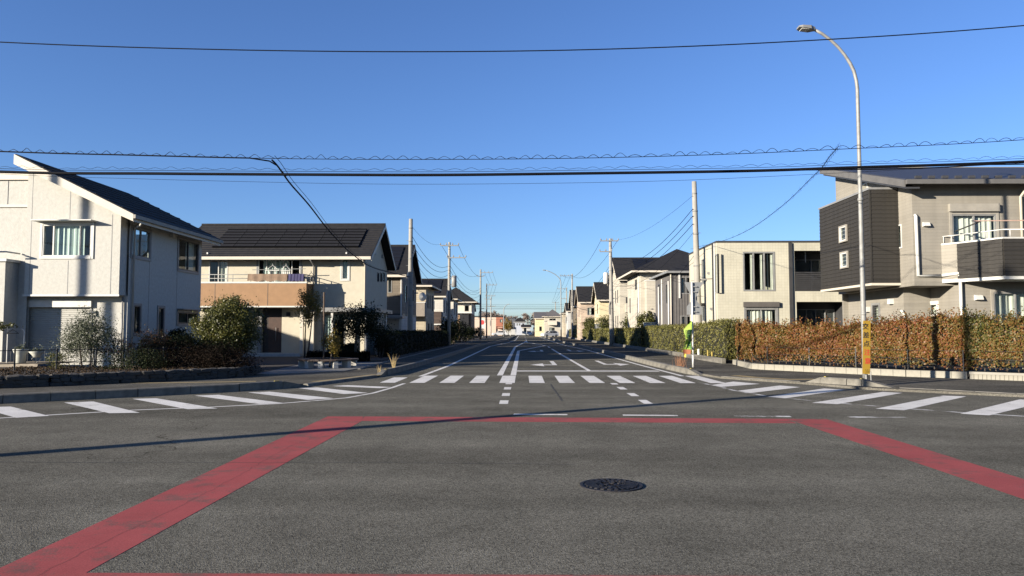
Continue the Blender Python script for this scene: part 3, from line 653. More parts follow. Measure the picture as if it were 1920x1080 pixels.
# flat roofed wing further left and its low projecting bay
wall(h1, m_h1, 'S', 28.25, -22, -18.95, 0.1, 7.5); MB().box(-22, -18.97, 28.3, 31, 7.3, 7.45).build('flat_roof', m_roof, h1)
MB().box(-22.05, -18.96, 28.16, 28.248, 7.36, 7.62).build('parapet_cap', m_trim, h1); MB().box(-22.05, -18.96, 28.19, 28.247, 6.3, 6.4).build('wall_band', m_trim, h1)
MB().box(-19.85, -19.83, 28.235, 28.26, 6.42, 7.34).build('panel_joint', m_frame_gr, h1)
MB().box(-23, -19.3, 27.5, 28.5, 0.1, 4.14).build('bay', m_h1, h1); MB().box(-23.1, -19.22, 27.42, 28.24, 4.141, 4.24).build('bay_cap', m_whitetrim, h1)
pipe(h1, [(-19.25, 27.46, 4.5), (-19.25, 28.2, 4.5)], 0.03, m_whitetrim, 'bay_rail'); pipe(h1, [(-22.9, 27.46, 4.5), (-19.25, 27.46, 4.5)], 0.03, m_whitetrim, 'bay_rail')
c_ = P(176, 585, Y1l); MB().tube([(c_.x + 0.1, Y1l, c_.z), (c_.x, Y1l - 0.1, c_.z - 0.02), (c_.x - 0.14, Y1l - 0.2, c_.z - 0.08)], [0.06, 0.04, 0.045], 8).build('spotlight', m_whitetrim, h1)

# ---------------------------------------------------------------- cream house with the tan balcony
m_h2 = M('cream_render', (0.37, 0.34, 0.265), 0.88, 0.06, 3, 0.2, 40)
m_tan = M('tan_panel', (0.215, 0.122, 0.058), 0.7, 0.08, 3, 0.15, 20)
h2 = thing('cream_house', 'cream two storey house with a wide tan balcony and dark gable roof', 'house', (-14, 46, 0.1))
Y2, X2, X2l = 43.0, -9.12, -19.6; Yr2, Yb2, ze2, zr2 = 46.5, 50.4, 5.78, 8.22
a1 = rS(392, 488, 427, 531, Y2); a1 = (a1[0], a1[1], 3.3, a1[3]); a2 = rS(484, 487, 563, 526, Y2); a2 = (a2[0], a2[1], 3.3, a2[3]); a3 = rS(641, 486, 653, 524, Y2)
d1 = rS(492, 578, 528, 660, Y2); d1 = (d1[0], d1[1], 0.3, d1[3]); b2 = rS(603, 590, 647, 650, Y2); b2 = (b2[0], b2[1], 0.5, b2[3])
wall(h2, m_h2, 'S', Y2, X2l, X2, 0.1, 5.66, [a1, a2, a3, d1, b2])
window(h2, 'S', Y2, a1, 2, m_frame_wh, m_curt, (0.55, 1)); window(h2, 'S', Y2, a2, 5, m_frame_wh, m_curt_g, (0.1, 0.72), m_frame_gr); window(h2, 'S', Y2, a3, 1, m_frame_wh, m_curt_g, (0, 1), m_whitetrim)
window(h2, 'S', Y2, b2, 2, m_frame_gr, m_curt_g, (0, 0.5), split=[0.48])
wall(h2, m_h2, 'E', X2, Y2, 50.0, 0.1, 5.66, [rX(u0, 511, u0 + 3.6, 529, X2) for u0 in (707, 712.5, 717.5)])
for u0 in (707, 712.5, 717.5): window(h2, 'E', X2, rX(u0, 511, u0 + 3.6, 529, X2), 1, m_frame_dk, fw=0.04)
gable_wall(h2, m_h2, 'E', X2 + 0.0, Y2, Yr2, 50.0, 5.66, zr2 - 0.2)
for u, v in ((702, 475), (716, 481)):
    q = PX(u, v, X2); MB().box(X2, X2 + 0.08, q.y - 0.12, q.y + 0.12, q.z - 0.12, q.z + 0.12).build('vent_hood', m_frame_gr, h2)
wall(h2, m_h2, 'N', 50.0, X2l, X2, 0.1, 5.66); wall(h2, m_h2, 'W', X2l, Y2, 50.0, 0.1, 5.66); gable_wall(h2, m_h2, 'W', X2l, Y2, Yr2, 50.0, 5.66, zr2 - 0.2)
r2 = gable_roof(h2, -20.2, -8.62, 42.25, Yr2, Yb2, ze2, zr2, m_roof, 0.14, m_trim, courses=17)
roof_panels(h2, -18.2, -9.6, 42.25, Yr2, ze2, zr2, 7, 6, M('roof_solar', (0.018, 0.0175, 0.0175), 0.6, 0.15, spec=0.15), 0.26, 0.8, 0.03, 0.05)
for k in range(7):  # black strips added to draw shadow lines in the gaps between panel rows
    t = 0.26 + 0.54 * k / 6; y, z = 42.25 + (Yr2 - 42.25) * t, ze2 + (zr2 - ze2) * t; an = math.atan2(zr2 - ze2, Yr2 - 42.25)
    inst(MB().box(-18.2, -9.6, -0.06, 0.06, 0.04, 0.094).mesh('row_shade_strip'), 'row_shade_strip', M('row_shade_black', (0.004, 0.004, 0.0045), 0.8, spec=0.02), r2, (0, y, z), (an, 0, 0))
for u in (390, 650): q = P(u, 474, 42.6); MB().box(q.x - 0.04, q.x + 0.04, 42.5, 42.7, ze2 + 0.05, ze2 + 0.28).build('snow_guard', m_whitetrim, r2)
# balcony
Yb, Xb = 41.7, -12.15
bal = MB().box(X2l, Xb, Yb, Yb + 0.14, 2.95, 4.22).build('balcony', m_tan, h2)
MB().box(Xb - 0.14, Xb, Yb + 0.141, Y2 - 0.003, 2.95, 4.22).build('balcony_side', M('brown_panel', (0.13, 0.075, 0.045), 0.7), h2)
MB().box(X2l, Xb, Yb + 0.14, Y2 - 0.004, 2.95, 3.12).build('balcony_floor', m_trim, h2)
MB().box(X2l, Xb + 0.03, Yb - 0.03, Yb + 0.17, 4.221, 4.31).build('balcony_cap', m_whitetrim, h2); MB().box(X2l, Xb + 0.02, Yb - 0.02, Yb + 0.16, 2.87, 2.949).build('balcony_edge', m_whitetrim, h2)
for u in (403, 502): x = P(u, 550, Yb).x; MB().box(x - 0.012, x + 0.012, Yb - 0.006, Yb + 0.01, 2.96, 4.21).build('panel_joint', m_frame_dk, h2)
for z in (4.5, 4.72): pipe(h2, [(X2l, Yb + 0.07, z), (Xb - 0.06, Yb + 0.07, z), (Xb - 0.06, Y2, z)], 0.022, m_steel, 'balcony_rail')
for i in range(8): x = X2l + 0.2 + (Xb - X2l - 0.3) * i / 7; pipe(h2, [(x, Yb + 0.07, 4.3), (x, Yb + 0.07, 4.72)], 0.018, m_steel, 'rail_post')
for i in range(2): pipe(h2, [(Xb - 0.06, Yb + 0.5 + 0.5 * i, 4.3), (Xb - 0.06, Yb + 0.5 + 0.5 * i, 4.72)], 0.018, m_steel, 'rail_post')
for u, z1 in ((588, 0.15), (684.5, 0.15)): x = P(u, 520, Y2 - 0.08).x; pipe(h2, [(x, 42.2, 5.6), (x, Y2 - 0.3, 5.42), (x, Y2 - 0.08, 5.3), (x, Y2 - 0.08, z1)], 0.045, m_frame_gr if u < 600 else m_trim)
# porch: dark entrance, columns, low canopy
m_door = M('dark_door', (0.02, 0.014, 0.012), 0.45)
dr = lpart(h2, 'door', m_door, 'S', Y2, d1[0], d1[1], d1[2], d1[3], 0.06, 0.12); x = P(518, 600, Y2).x
lpart(h2, 'door_leaf', M('wood_door', (0.04, 0.02, 0.013), 0.5, 0.2, 6), 'S', Y2, x - 0.45, d1[1] - 0.02, 0.32, 2.35, 0.02, 0.058)
pipe(dr, [(x, Y2 - 0.05, 0.95), (x, Y2 - 0.05, 1.75)], 0.02, m_steel, 'handle')
MB().box(d1[0] - 0.8, d1[1] + 1.4, 42.0, Y2 - 0.004, 0.1, 0.28).build('step', m_conc, h2)
MB().box(d1[0] - 0.25, d1[0] - 0.02, Y2 - 0.12, Y2 - 0.003, 0.28, 2.9).build('pilaster', m_frame_gr, h2)
for u in (566, 586): x = P(u, 620, 42.4).x; MB().box(x - 0.09, x + 0.09, 42.3, 42.48, 0.1, 2.86).build('porch_post', m_trim, h2)
pl = lpart(h2, 'wall_lamp', m_black, 'S', Y2, P(538, 590, Y2).x, P(544.5, 590, Y2).x, P(540, 594, Y2).z, P(540, 585.5, Y2).z, -0.12, -0.002)
cx0, cx1 = P(598, 583, 42.2).x, -8.3
MB().box(cx0, cx1, 41.9, Y2 - 0.004, 2.62, 2.86).build('canopy', m_frame_gr, h2); MB().box(cx1 - 0.6, cx1, Y2, 47.5, 2.62, 2.84).build('canopy', m_frame_gr, h2)
for u, y in ((622, 42.05), (686, 42.05)): x = P(u, 620, y).x; MB().box(x - 0.06, x + 0.06, y, y + 0.12, 0.1, 2.62).build('porch_post', m_whitetrim, h2)
for y in (44.2, 46.9): MB().box(-8.75, -8.6, y, y + 0.35, 0.1, 2.62).build('porch_post', m_whitetrim, h2)

# laundry things on the balcony
pole_o = tag(MB().tube([(-15.4, 42.2, 5.02), (-12.35, 42.2, 5.08)], 0.02, 6).build('clothes_pole', m_steel, origin=(-14, 42.2, 5.05)), 'thin clothes drying pole above the tan balcony rail', 'clothes pole')
for i, (u, lab, wdt) in enumerate(((511, 'white square clothes hanger with dark socks on the balcony, the wider one', 0.8), (536, 'white triangular clothes hanger with pegs on the tan balcony', 0.55))):
    c = P(u, 508, 42.15); t = thing('peg_hanger', lab, 'clothes hanger', (c.x, 42.15, c.z), 'clothes hangers on the balcony')
    m = MB()
    for s in (-1, 1): m.tube([(c.x, 42.15, c.z + 0.32), (c.x + s * wdt / 2, 42.15, c.z + 0.03)], 0.012, 5)
    m.tube([(c.x, 42.15, c.z + 0.32), (c.x, 42.17, c.z + 0.42)], 0.012, 5); m.build('hook', m_whitetrim, t)
    MB().box(c.x - wdt / 2, c.x + wdt / 2, 42.05, 42.25, c.z, c.z + 0.035).build('frame', m_whitetrim, t)
    for k in range(5):
        x = c.x - wdt / 2 + wdt * (k + 0.5) / 5
        MB().box(x - 0.03, x + 0.03, 42.13, 42.17, c.z - 0.2 - 0.05 * (k % 2), c.z - 0.001).build('sock' if k % 2 else 'peg', m_black if k % 2 == 0 and i == 0 else m_whitetrim, t)
def cloth(name, u0, u1, v0, v1, mat, label):
    a, b = P(u0, v0, 41.66), P(u1, v1, 41.66); m = MB(); k = 24; z1, z0 = 4.75, b.z
    for side in (0, 1):
        y = 41.64 if side == 0 else 41.9; zz = z0 if side == 0 else z0 + 0.15
        for i in range(k):
            p, q = a.x + (b.x - a.x) * i / k, a.x + (b.x - a.x) * (i + 1) / k; wv = lambda j: 0.02 * math.sin(j * 1.3)
            m.quad((p, y + wv(i), zz + 0.03 * math.sin(i * .8)), (q, y + wv(i + 1), zz + 0.03 * math.sin(i * .8 + .8)), (q, 41.77 + (y - 41.77) * 0.3, z1), (p, 41.77 + (y - 41.77) * 0.3, z1))
    for i in range(k):
        p, q = a.x + (b.x - a.x) * i / k, a.x + (b.x - a.x) * (i + 1) / k; m.quad((p, 41.73, z1), (q, 41.73, z1), (q, 41.81, z1), (p, 41.81, z1))
    return tag(m.build(name, mat, smooth=True, origin=((a.x + b.x) / 2, 41.77, z0)), label, 'blanket', 'bedding hung over the balcony rail')
cloth('blanket', 464, 538, 515, 527, M('brown_blanket', (0.16, 0.11, 0.075), 0.95, 0.15, 6), 'brown blanket hanging over the tan balcony rail')
cloth('blanket', 540, 569, 515, 527, M('navy_blanket', (0.035, 0.032, 0.075), 0.95), 'dark blue blanket hanging over the balcony rail beside the brown one')

# ---------------------------------------------------------------- the row beyond, one builder
def simple_house(name, label, x0, x1, y0, y1, z0, ze, wm, roof, wins, street='E', lower=None, zmid=3.0, roofm=None, trimm=None, group=None, ov=0.5):
    """walls, roof and windows; wins: list of (side, s0, s1, z0, z1, panes, curtain)"""
    h = thing(name, label, 'house', ((x0 + x1) / 2, (y0 + y1) / 2, z0), group); roofm = roofm or m_roof; trimm = trimm or m_trim
    pos = {'S': y0, 'N': y1, 'E': x1, 'W': x0}; ext = {'S': (x0, x1), 'N': (x0, x1), 'E': (y0, y1), 'W': (y0, y1)}
    for sd in 'SENW':
        ws = [w for w in wins if w[0] == sd]; ho = [w[1:5] for w in ws]
        if lower:
            wall(h, lower, sd, pos[sd], *ext[sd], z0, zmid, [q for q in ho if q[3] < zmid], name='lower_wall'); wall(h, wm, sd, pos[sd], *ext[sd], zmid, ze, [q for q in ho if q[2] > zmid])
        else: wall(h, wm, sd, pos[sd], *ext[sd], z0, ze, ho)
        for w in ws: window(h, sd, pos[sd], w[1:5], w[5], m_frame_dk if sd != 'S' else m_frame_gr, w[6], (0.0, 0.45) if w[5] > 1 else (0, 1), fw=0.06)
    kind, zr = roof[0], roof[1]
    if kind == 'gable':
        yr = (y0 + y1) / 2; r = gable_roof(h, x0 - ov * 0.8, x1 + ov * 0.8, y0 - ov, yr, y1 + ov, ze + 0.05, zr, roofm, 0.14, trimm)
        gable_wall(h, wm, 'E', x1, y0, yr, y1, ze, zr - 0.3); gable_wall(h, wm, 'W', x0, y0, yr, y1, ze, zr - 0.3)
        if len(roof) > 2: roof_panels(h, *roof[2], y0 - ov, yr, ze + 0.05, zr, roof[3], roof[4], m_solar, 0.14, 0.93, 0.06)
    elif kind == 'hip': r = hip_roof(h, x0 - ov, x1 + ov, y0 - ov, y1 + ov, ze + 0.1, zr, roofm, trimm)
    else:
        MB().box(x0 - 0.05, x1 + 0.05, y0 - 0.05, y1 + 0.05, ze + 0.001, ze + 0.12).build('roof', roofm, h)
    return h
m_brown_s = mat_siding('grey_brown_siding', (0.15, 0.125, 0.095), 0.2); m_greyw = mat_siding('pale_grey_wall', (0.36, 0.36, 0.345), 0.22, var=0.05)
h3 = simple_house('gable_house', 'grey brown house with white lower walls and solar panels, behind the nearest left pole', -17, -9.0, 55.6, 63.0, 0.1, 5.65, m_brown_s, ('gable', 8.35, (-14.9, -9.4), 4, 6),
    [('S', *rS(727, 519, 735, 549, 55.6), 1, m_curt), ('E', 56.9, 57.8, 3.7, 5.1, 1, None), ('E', 60.6, 61.4, 3.9, 5.0, 1, None), ('E', 58.5, 59.2, 1.0, 2.2, 1, None), ('S', -12.2, -11.4, 0.6, 2.2, 1, m_curt)], lower=m_greyw, zmid=2.75)
MB().box(-17.03, -8.97, 55.57, 63.03, 2.70, 2.84).build('band', m_frame_dk, h3); pipe(h3, [(-9.06, 55.5, 5.5), (-9.06, 55.5, 0.2)], 0.05, m_whitetrim)
for x in (-10.2, -11.3): MB().box(x - 0.015, x + 0.015, 55.59, 55.62, 2.85, 5.6).build('panel_joint', m_frame_dk, h3)
MB().box(-11.0, -8.7, 54.0, 55.5, 2.45, 2.6).build('porch_roof', m_frame_gr, h3); MB().box(-8.95, -8.8, 54.1, 54.25, 0.1, 2.45).build('porch_post', m_whitetrim, h3)

m_beige_s = mat_siding('beige_siding', (0.31, 0.27, 0.20), 0.2)
h4 = simple_house('balcony_house', 'beige house with a boxed balcony and low roof between two solar roofed houses', -16, -9.2, 70.8, 77.4, 0.1, 5.75, m_beige_s, ('hip', 7.1),
    [('E', 72.0, 72.7, 3.7, 5.1, 1, None), ('E', 73.8, 74.3, 3.7, 5.1, 1, None), ('E', 75.6, 76.3, 3.5, 5.2, 1, None), ('E', 72.6, 73.4, 1.1, 2.3, 1, None), ('E', 75, 75.4, 0.9, 2.3, 1, None), ('S', -12.6, -11, 0.5, 2.3, 2, m_curt)], ov=0.6)
MB().box(-12.6, -9.15, 69.6, 70.797, 2.9, 4.15).build('balcony', M('taupe_panel', (0.19, 0.165, 0.135), 0.8), h4); MB().box(-12.65, -9.1, 69.55, 70.79, 4.151, 4.22).build('balcony_cap', m_whitetrim, h4)
di = MB(); q = Vector((-9.45, 70.3, 4.75)); 
for k in range(14):
    a, b = 2 * math.pi * k / 14, 2 * math.pi * (k + 1) / 14; ax = Vector((0.75, 0.66, 0)); up = Vector((0, 0, 1)); ce = q + Vector((0.5, -0.6, -0.1)) * 0.18
    di.poly([q + (ax * math.cos(a) + up * math.sin(a)) * 0.42, q + (ax * math.cos(b) + up * math.sin(b)) * 0.42, ce])
di.tube([q, q + Vector((0, 0.35, -0.35))], 0.03, 6); di.build('dish', m_whitetrim, h4)
m_wh_s = mat_siding('white_siding', (0.4, 0.385, 0.34), 0.2, var=0.06); m_dkbrown = mat_siding('dark_brown_siding', (0.055, 0.038, 0.03), 0.2)
h5 = simple_house('gable_house', 'white house with dark brown entrance side and solar panels, second gable on the left', -16, -9.2, 86.2, 93, 0.1, 5.5, m_wh_s, ('gable', 7.75, (-14.5, -9.6), 3, 4),
    [('E', 87.4, 88.0, 3.6, 5.2, 1, None), ('E', 89.8, 90.5, 3.6, 5.2, 1, None), ('E', 91.6, 92.3, 1.0, 2.2, 1, None), ('S', -11.6, -10.2, 4.0, 5.0, 2, m_curt)])
MB().box(-11.1, -9.35, 85.6, 86.197, 0.1, 3.75).build('entrance_bay', m_dkbrown, h5); MB().box(-12, -9.3, 85.4, 85.598, 2.2, 2.35).build('porch_roof', m_whitetrim, h5)
h6 = simple_house('white_house', 'narrow white house seen just left of the second left pole', -15, -9.0, 97, 103.5, 0.1, 5.6, m_wh_s, ('hip', 6.7),
    [('E', 98.2, 99, 3.6, 5.2, 1, None), ('E', 101, 102, 3.4, 5.2, 1, None), ('S', -10.6, -9.7, 3.8, 5.0, 1, m_curt)])
m_brn = mat_siding('brown_siding', (0.19, 0.125, 0.075), 0.2)
h7 = simple_house('brown_house', 'brown and black house with a dark hipped roof at the far left end', -13.5, -8.1, 118, 126, 0.1, 6.0, m_trim, ('hip', 8.6), [('E', 120.5, 122.5, 4.2, 5.6, 1, None), ('S', -9.2, -8.5, 4.6, 5.6, 1, None)], lower=m_brn, zmid=4.2, ov=0.9)
MB().box(-9.9, -8.5, 117.6, 117.99, 0.1, 4.1).build('entrance_bay', m_black, h7); MB().box(-13.3, -8.0, 117.3, 117.99, 4.3, 4.5).build('balcony_cap', m_whitetrim, h7)
q = P(865, 589, 117.95); MB().tube([(q.x, 117.99, q.z), (q.x, 117.85, q.z)], 0.22, 10).build('vent_cap', m_whitetrim, h7)
# unseen house added to cast shade on the foot of the cream house
simple_house('hipped_house', 'unseen pale house added beyond the white house to shade the cream house', -37, -27, 29, 35.5, 0.1, 4.8, m_wh_s, ('hip', 6.1), [('S', -34, -32, 3.6, 5, 2, m_curt)])

# ---------------------------------------------------------------- near house on the right: beige, dark clad box
m_r1 = mat_siding('beige_cladding', (0.20, 0.185, 0.155), 0.12, var=0.04, joint=0.84, bump=0.35)
m_r1g = M('grey_gutter', (0.085, 0.082, 0.078), 0.6)
m_r1t = M('beige_metal', (0.22, 0.205, 0.175), 0.6)
m_dkc = M('dark_cladding', (0.0175, 0.0155, 0.0125), 0.7, 0.22, 7, 0.25, 25)
R1 = thing('beige_house', 'large beige house with a dark clad upper box, mono pitch roof and dark balcony', 'house', (19, 31, 0.1))
Ym, Xm, Yl = 27.4, 14.3, 27.0
def clad(root, side, pos, s0, s1, z0, z1, course=0.155, name='siding_board', mat=None, joints=()):
    """lapped boards, one object per course and length"""
    n = max(1, round((z1 - z0) / course)); h = (z1 - z0) / n; f = smap(side, 0.0); ed = [s0, *joints, s1]
    for a, b in zip(ed[:-1], ed[1:]):
        m = MB(); g = 0.004
        m.hexa([f(a + g, 0, -0.028), f(b - g, 0, -0.028), f(b - g, 0, 0.02), f(a + g, 0, 0.02), f(a + g, h - 0.006, -0.012), f(b - g, h - 0.006, -0.012), f(b - g, h - 0.006, 0.02), f(a + g, h - 0.006, 0.02)])
        me = m.mesh(name)
        for i in range(n):
            loc = {'S': (0, pos, z0 + i * h), 'W': (pos, 0, z0 + i * h)}[side]; inst(me, name, mat or m_dkc, root, loc)
# main storey above
u1 = rS(1785, 402, 1868, 457, Ym); u1 = (u1[0], u1[1], 3.75, u1[3])
wall(R1, m_r1, 'S', Ym, Xm, 24, 3.32, 7.0, [u1]); window(R1, 'S', Ym, u1, 2, m_frame_gr, m_curt, (0.08, 0.95), m_r1t)
lpart(R1, 'shutter_box', m_r1t, 'S', Ym, u1[0] - 0.12, u1[1] + 0.08, u1[3] + 0.095, u1[3] + 0.38, -0.14, 0)
sl = rX(1682.5, 421, 1691, 466, Xm); up_ = rX(1615, 346, 1628, 360, Xm)
wall(R1, m_r1, 'W', Xm, Ym, 34.0, 3.32, 7.0, [sl]); window(R1, 'W', Xm, sl, 1, m_frame_wh, m_curt, (0, 1), fw=0.05)
zroof = lambda y: 7.05 + 0.275 * (y - 26.9)
MB().prism([(Xm, Ym, 7.0), (Xm, 34.0, 7.0), (Xm, 34.0, zroof(34.0) - 0.2), (Xm, Ym, zroof(Ym) - 0.2)], (0.16, 0, 0)).build('gable', m_r1, R1)
q = PX(1621, 353, Xm - 0.02); window(R1, 'W', Xm - 0.03, (q.y - 0.3, q.y + 0.3, q.z - 0.2, q.z + 0.2), 1, m_frame_wh, m_curt, (0, 1))
MB().box(Xm + 0.17, 24, 33.9, 34.0, 0.1, 9.0).build('wall', m_r1, R1)
MB().box(Xm, 24, Ym, 34.0, 3.2, 3.318).build('overhang_floor', m_r1, R1)
# roof
m_r1roof = M('blue_grey_metal_roof', (0.03, 0.033, 0.045), 0.55, 0.1, 2, metal=0.0, spec=0.25)
rr = MB().prism([(13.75, 26.75, zroof(26.75) - 0.12), (13.75, 34.3, zroof(34.3) - 0.12), (13.75, 34.3, zroof(34.3)), (13.75, 26.75, zroof(26.75))], (11, 0, 0)).build('roof', m_r1roof, R1)
MB().prism([(13.75, 26.75, zroof(26.75) - 0.3), (13.75, 34.3, zroof(34.3) - 0.3), (13.75, 34.3, zroof(34.3) - 0.04), (13.75, 26.75, zroof(26.75) - 0.04)], (-0.04, 0, 0)).build('rake_board', m_r1g, rr)
MB().prism([(13.76, 26.75, zroof(26.75) - 0.36), (13.76, 34.0, zroof(34.0) - 0.36), (13.76, 34.0, zroof(34.0) - 0.3), (13.76, 26.75, zroof(26.75) - 0.3)], (0.5, 0, 0)).build('soffit', m_frame_dk, rr)
MB().box(13.75, 24.7, 26.63, 26.748, zroof(26.7) - 0.19, zroof(26.7) - 0.03).build('gutter', m_r1g, rr)
for i in range(22): MB().box(14.2 + 0.48 * i, 14.42 + 0.48 * i, 26.9, 27.0, zroof(26.95), zroof(26.95) + 0.09).build('snow_guard', m_frame_dk, rr)
# dark box on the street side
bx0, by0, by1, bz0, bz1 = 13.22, 28.4, 33.2, 3.36, 6.93
MB().box(bx0 + 0.02, Xm - 0.003, by0 + 0.02, by1 - 0.02, bz0, bz1).build('box_core', m_dkc, R1)
MB().box(bx0 - 0.04, Xm - 0.004, by0 - 0.04, by1 + 0.02, bz1 + 0.001, bz1 + 0.08).build('box_cap', m_frame_gr, R1); MB().box(bx0 - 0.03, Xm - 0.004, by0 - 0.03, by1, bz0 - 0.09, bz0 - 0.001).build('box_base', m_trim, R1)
clad(R1, 'S', by0 + 0.01, bx0, Xm - 0.01, bz0, bz1); clad(R1, 'W', bx0 + 0.01, by0, by1, bz0, bz1, joints=(by0 + 2.75,))
MB().box(bx0 - 0.03, bx0 + 0.03, by0 - 0.03, by0 + 0.03, bz0, bz1).build('corner_bead', m_dkc, R1)
for u0, v0, u1_, v1 in ((1576, 425, 1588, 452), (1578, 474, 1590, 501)):
    q = rX(u0, v0, u1_, v1, bx0 - 0.03); w_ = window(R1, 'W', bx0 - 0.06, q, 1, m_frame_wh, None, trim=m_r1t, fw=0.05, tw=0.05); lbox(MB(), smap('W', bx0 - 0.06), q[0], q[1], q[2], q[3], 0.055, 0.075).build('blind', m_frame_gr, w_)
# ground floor
wl = rX(1637, 572, 1649, 606, 14.7); wb = rX(1743, 569, 1758, 592, 15.74); wf = rS(1863, 548, 1925, 612, Yl); wf = (wf[0], wf[1] + 0.4, 0.6, wf[3])
wall(R1, m_r1, 'W', 14.7, 29.0, 34.0, 0.1, 3.3, [wl]); window(R1, 'W', 14.7, wl, 1, m_frame_dk, m_curt, (0, 1), m_frame_gr, bars=6)
wall(R1, m_r1, 'S', 29.0, 14.7, 15.74, 0.1, 3.3); wall(R1, m_r1, 'W', 15.74, Yl, 29.0, 0.1, 3.2, [wb]); window(R1, 'W', 15.74, wb, 1, m_frame_wh, m_curt, (0, 1), m_whitetrim)
wall(R1, m_r1, 'S', Yl, 15.74, 24, 0.1, 3.3, [wf]); window(R1, 'S', Yl, wf, 2, m_frame_gr, m_curt, (0.02, 0.98), m_r1t)
# angled balcony
bp_ = [(15.3, 27.397), (15.62, 26.95), (16.3, 25.45), (22, 25.45), (22, 27.397)]; zb0, zb1 = 3.42, 4.68
MB().slab(bp_, 3.3, zb0).build('balcony_floor', m_whitetrim, R1)
def panel(p, q, mat, name, t=0.12, z0=zb0, z1=zb1):
    p, q = Vector(p), Vector(q); d = (q - p).normalized(); nn = Vector((-d.y, d.x)) * t
    return MB().slab([p, q, q + nn, p + nn], z0, z1).build(name, mat, R1)
panel((15.3, 27.39), (15.62, 26.95), m_r1, 'balcony_side'); panel((15.62, 26.95), (16.3, 25.45), m_dkc, 'balcony_front'); panel((16.3, 25.45), (22, 25.45), m_dkc, 'balcony_front')
clad(R1, 'S', 25.44, 16.31, 22, zb0, zb1, 0.14, joints=(18.1, 20))
dd = Vector((16.3, 25.45)) - Vector((15.62, 26.95)); ang = math.atan2(dd.y, dd.x); me = MB().hexa([(0.01, -0.028, 0), (dd.length - 0.01, -0.028, 0), (dd.length - 0.01, 0.02, 0), (0.01, 0.02, 0), (0.01, -0.012, 0.134), (dd.length - 0.01, -0.012, 0.134), (dd.length - 0.01, 0.02, 0.134), (0.01, 0.02, 0.134)]).mesh('siding_board')
for i in range(9): inst(me, 'siding_board', m_dkc, R1, (15.61, 26.94, zb0 + i * 0.14), (0, 0, ang))
for p, q in (((15.3, 27.39), (15.6, 26.93)), ((15.6, 26.93), (16.28, 25.42)), ((16.28, 25.42), (22, 25.42))):
    panel(p, q, m_whitetrim, 'balcony_cap', 0.17, zb1 + 0.001, zb1 + 0.055); P3 = [Vector((*p, 5.0)), Vector((*q, 5.0))]
    n = max(2, int((P3[1] - P3[0]).length / 0.75)); off_ = Vector((0.05, 0.06, 0)); pipe(R1, [P3[0] + off_, P3[1] + off_], 0.019, m_whitetrim, 'balcony_rail')
    for i in range(n): c = P3[0].lerp(P3[1], (i + 0.3) / n) + off_; pipe(R1, [c, (c.x, c.y, zb1 + 0.05)], 0.015, m_whitetrim, 'rail_post')
pa = P(1812, 412, 25.9); tag(MB().tube([(pa.x + 0.2, 25.95, 5.36), (21, 25.95, 5.40)], 0.02, 6).build('clothes_pole', M('pink_pole', (0.4, 0.27, 0.21), 0.5), origin=(18.5, 25.95, 5.38)), 'pinkish clothes drying pole above the dark angled balcony', 'clothes pole')
MB().tube([(pa.x + 0.5, Ym, 5.2), (pa.x + 0.5, 25.95, 5.34)], 0.025, 6).build('pole_bracket', m_frame_dk, R1)
# pipes, vents, lamps
z_ = lambda u, v, y: P(u, v, y).z
pipe(R1, [(P(1717, 405, Ym - .06).x, Ym - 0.01, z_(1717, 403, Ym)), (P(1717, 405, Ym - .06).x, Ym - 0.07, z_(1717, 406, Ym)), (P(1721, 517, Ym - .06).x, Ym - 0.07, z_(1721, 517, Ym)), (15.25, Ym - 0.07, z_(1721, 517, Ym))], 0.06, m_whitetrim, 'pipe_cover')
pipe(R1, [(15.25, Ym - 0.07, z_(1721, 517, Ym)), (15.64, 26.93, 3.62), (15.69, 26.93, 3.3), (15.69, 26.93, 0.2)], 0.06, m_whitetrim, 'pipe_cover')
for u, v, y, s in ((1735, 421, Ym, 0.22), (1833, 558, Yl, 0.26)):
    c = P(u, v, y); MB().prism([(c.x - s / 2, y - 0.001, c.z - s * .4), (c.x - s / 2, y - 0.16, c.z - s * .3), (c.x - s / 2, y - 0.1, c.z + s * .3), (c.x - s / 2, y - 0.001, c.z + s * .4)], (s, 0, 0)).build('vent_hood', m_whitetrim, R1)
for u, v in ((1673, 565), (1629, 580)):
    c = PX(u, v, 14.7); MB().box(14.55, 14.699, c.y - 0.12, c.y + 0.12, c.z - 0.11, c.z + 0.1).build('vent_hood', m_whitetrim, R1)
pipe(R1, [(14.55, 29.0 - 0.06, 2.35), (14.66, 28.94, 2.2), (14.66, 28.94, 0.2)], 0.05, m_whitetrim, 'pipe_cover')
x = P(1913, 350, Ym - .08).x; pipe(R1, [(x + .05, 26.7, 6.85), (x, Ym - 0.3, 6.6), (x, Ym - 0.08, 6.45), (x, Ym - 0.08, 4.8)], 0.05, m_trim)

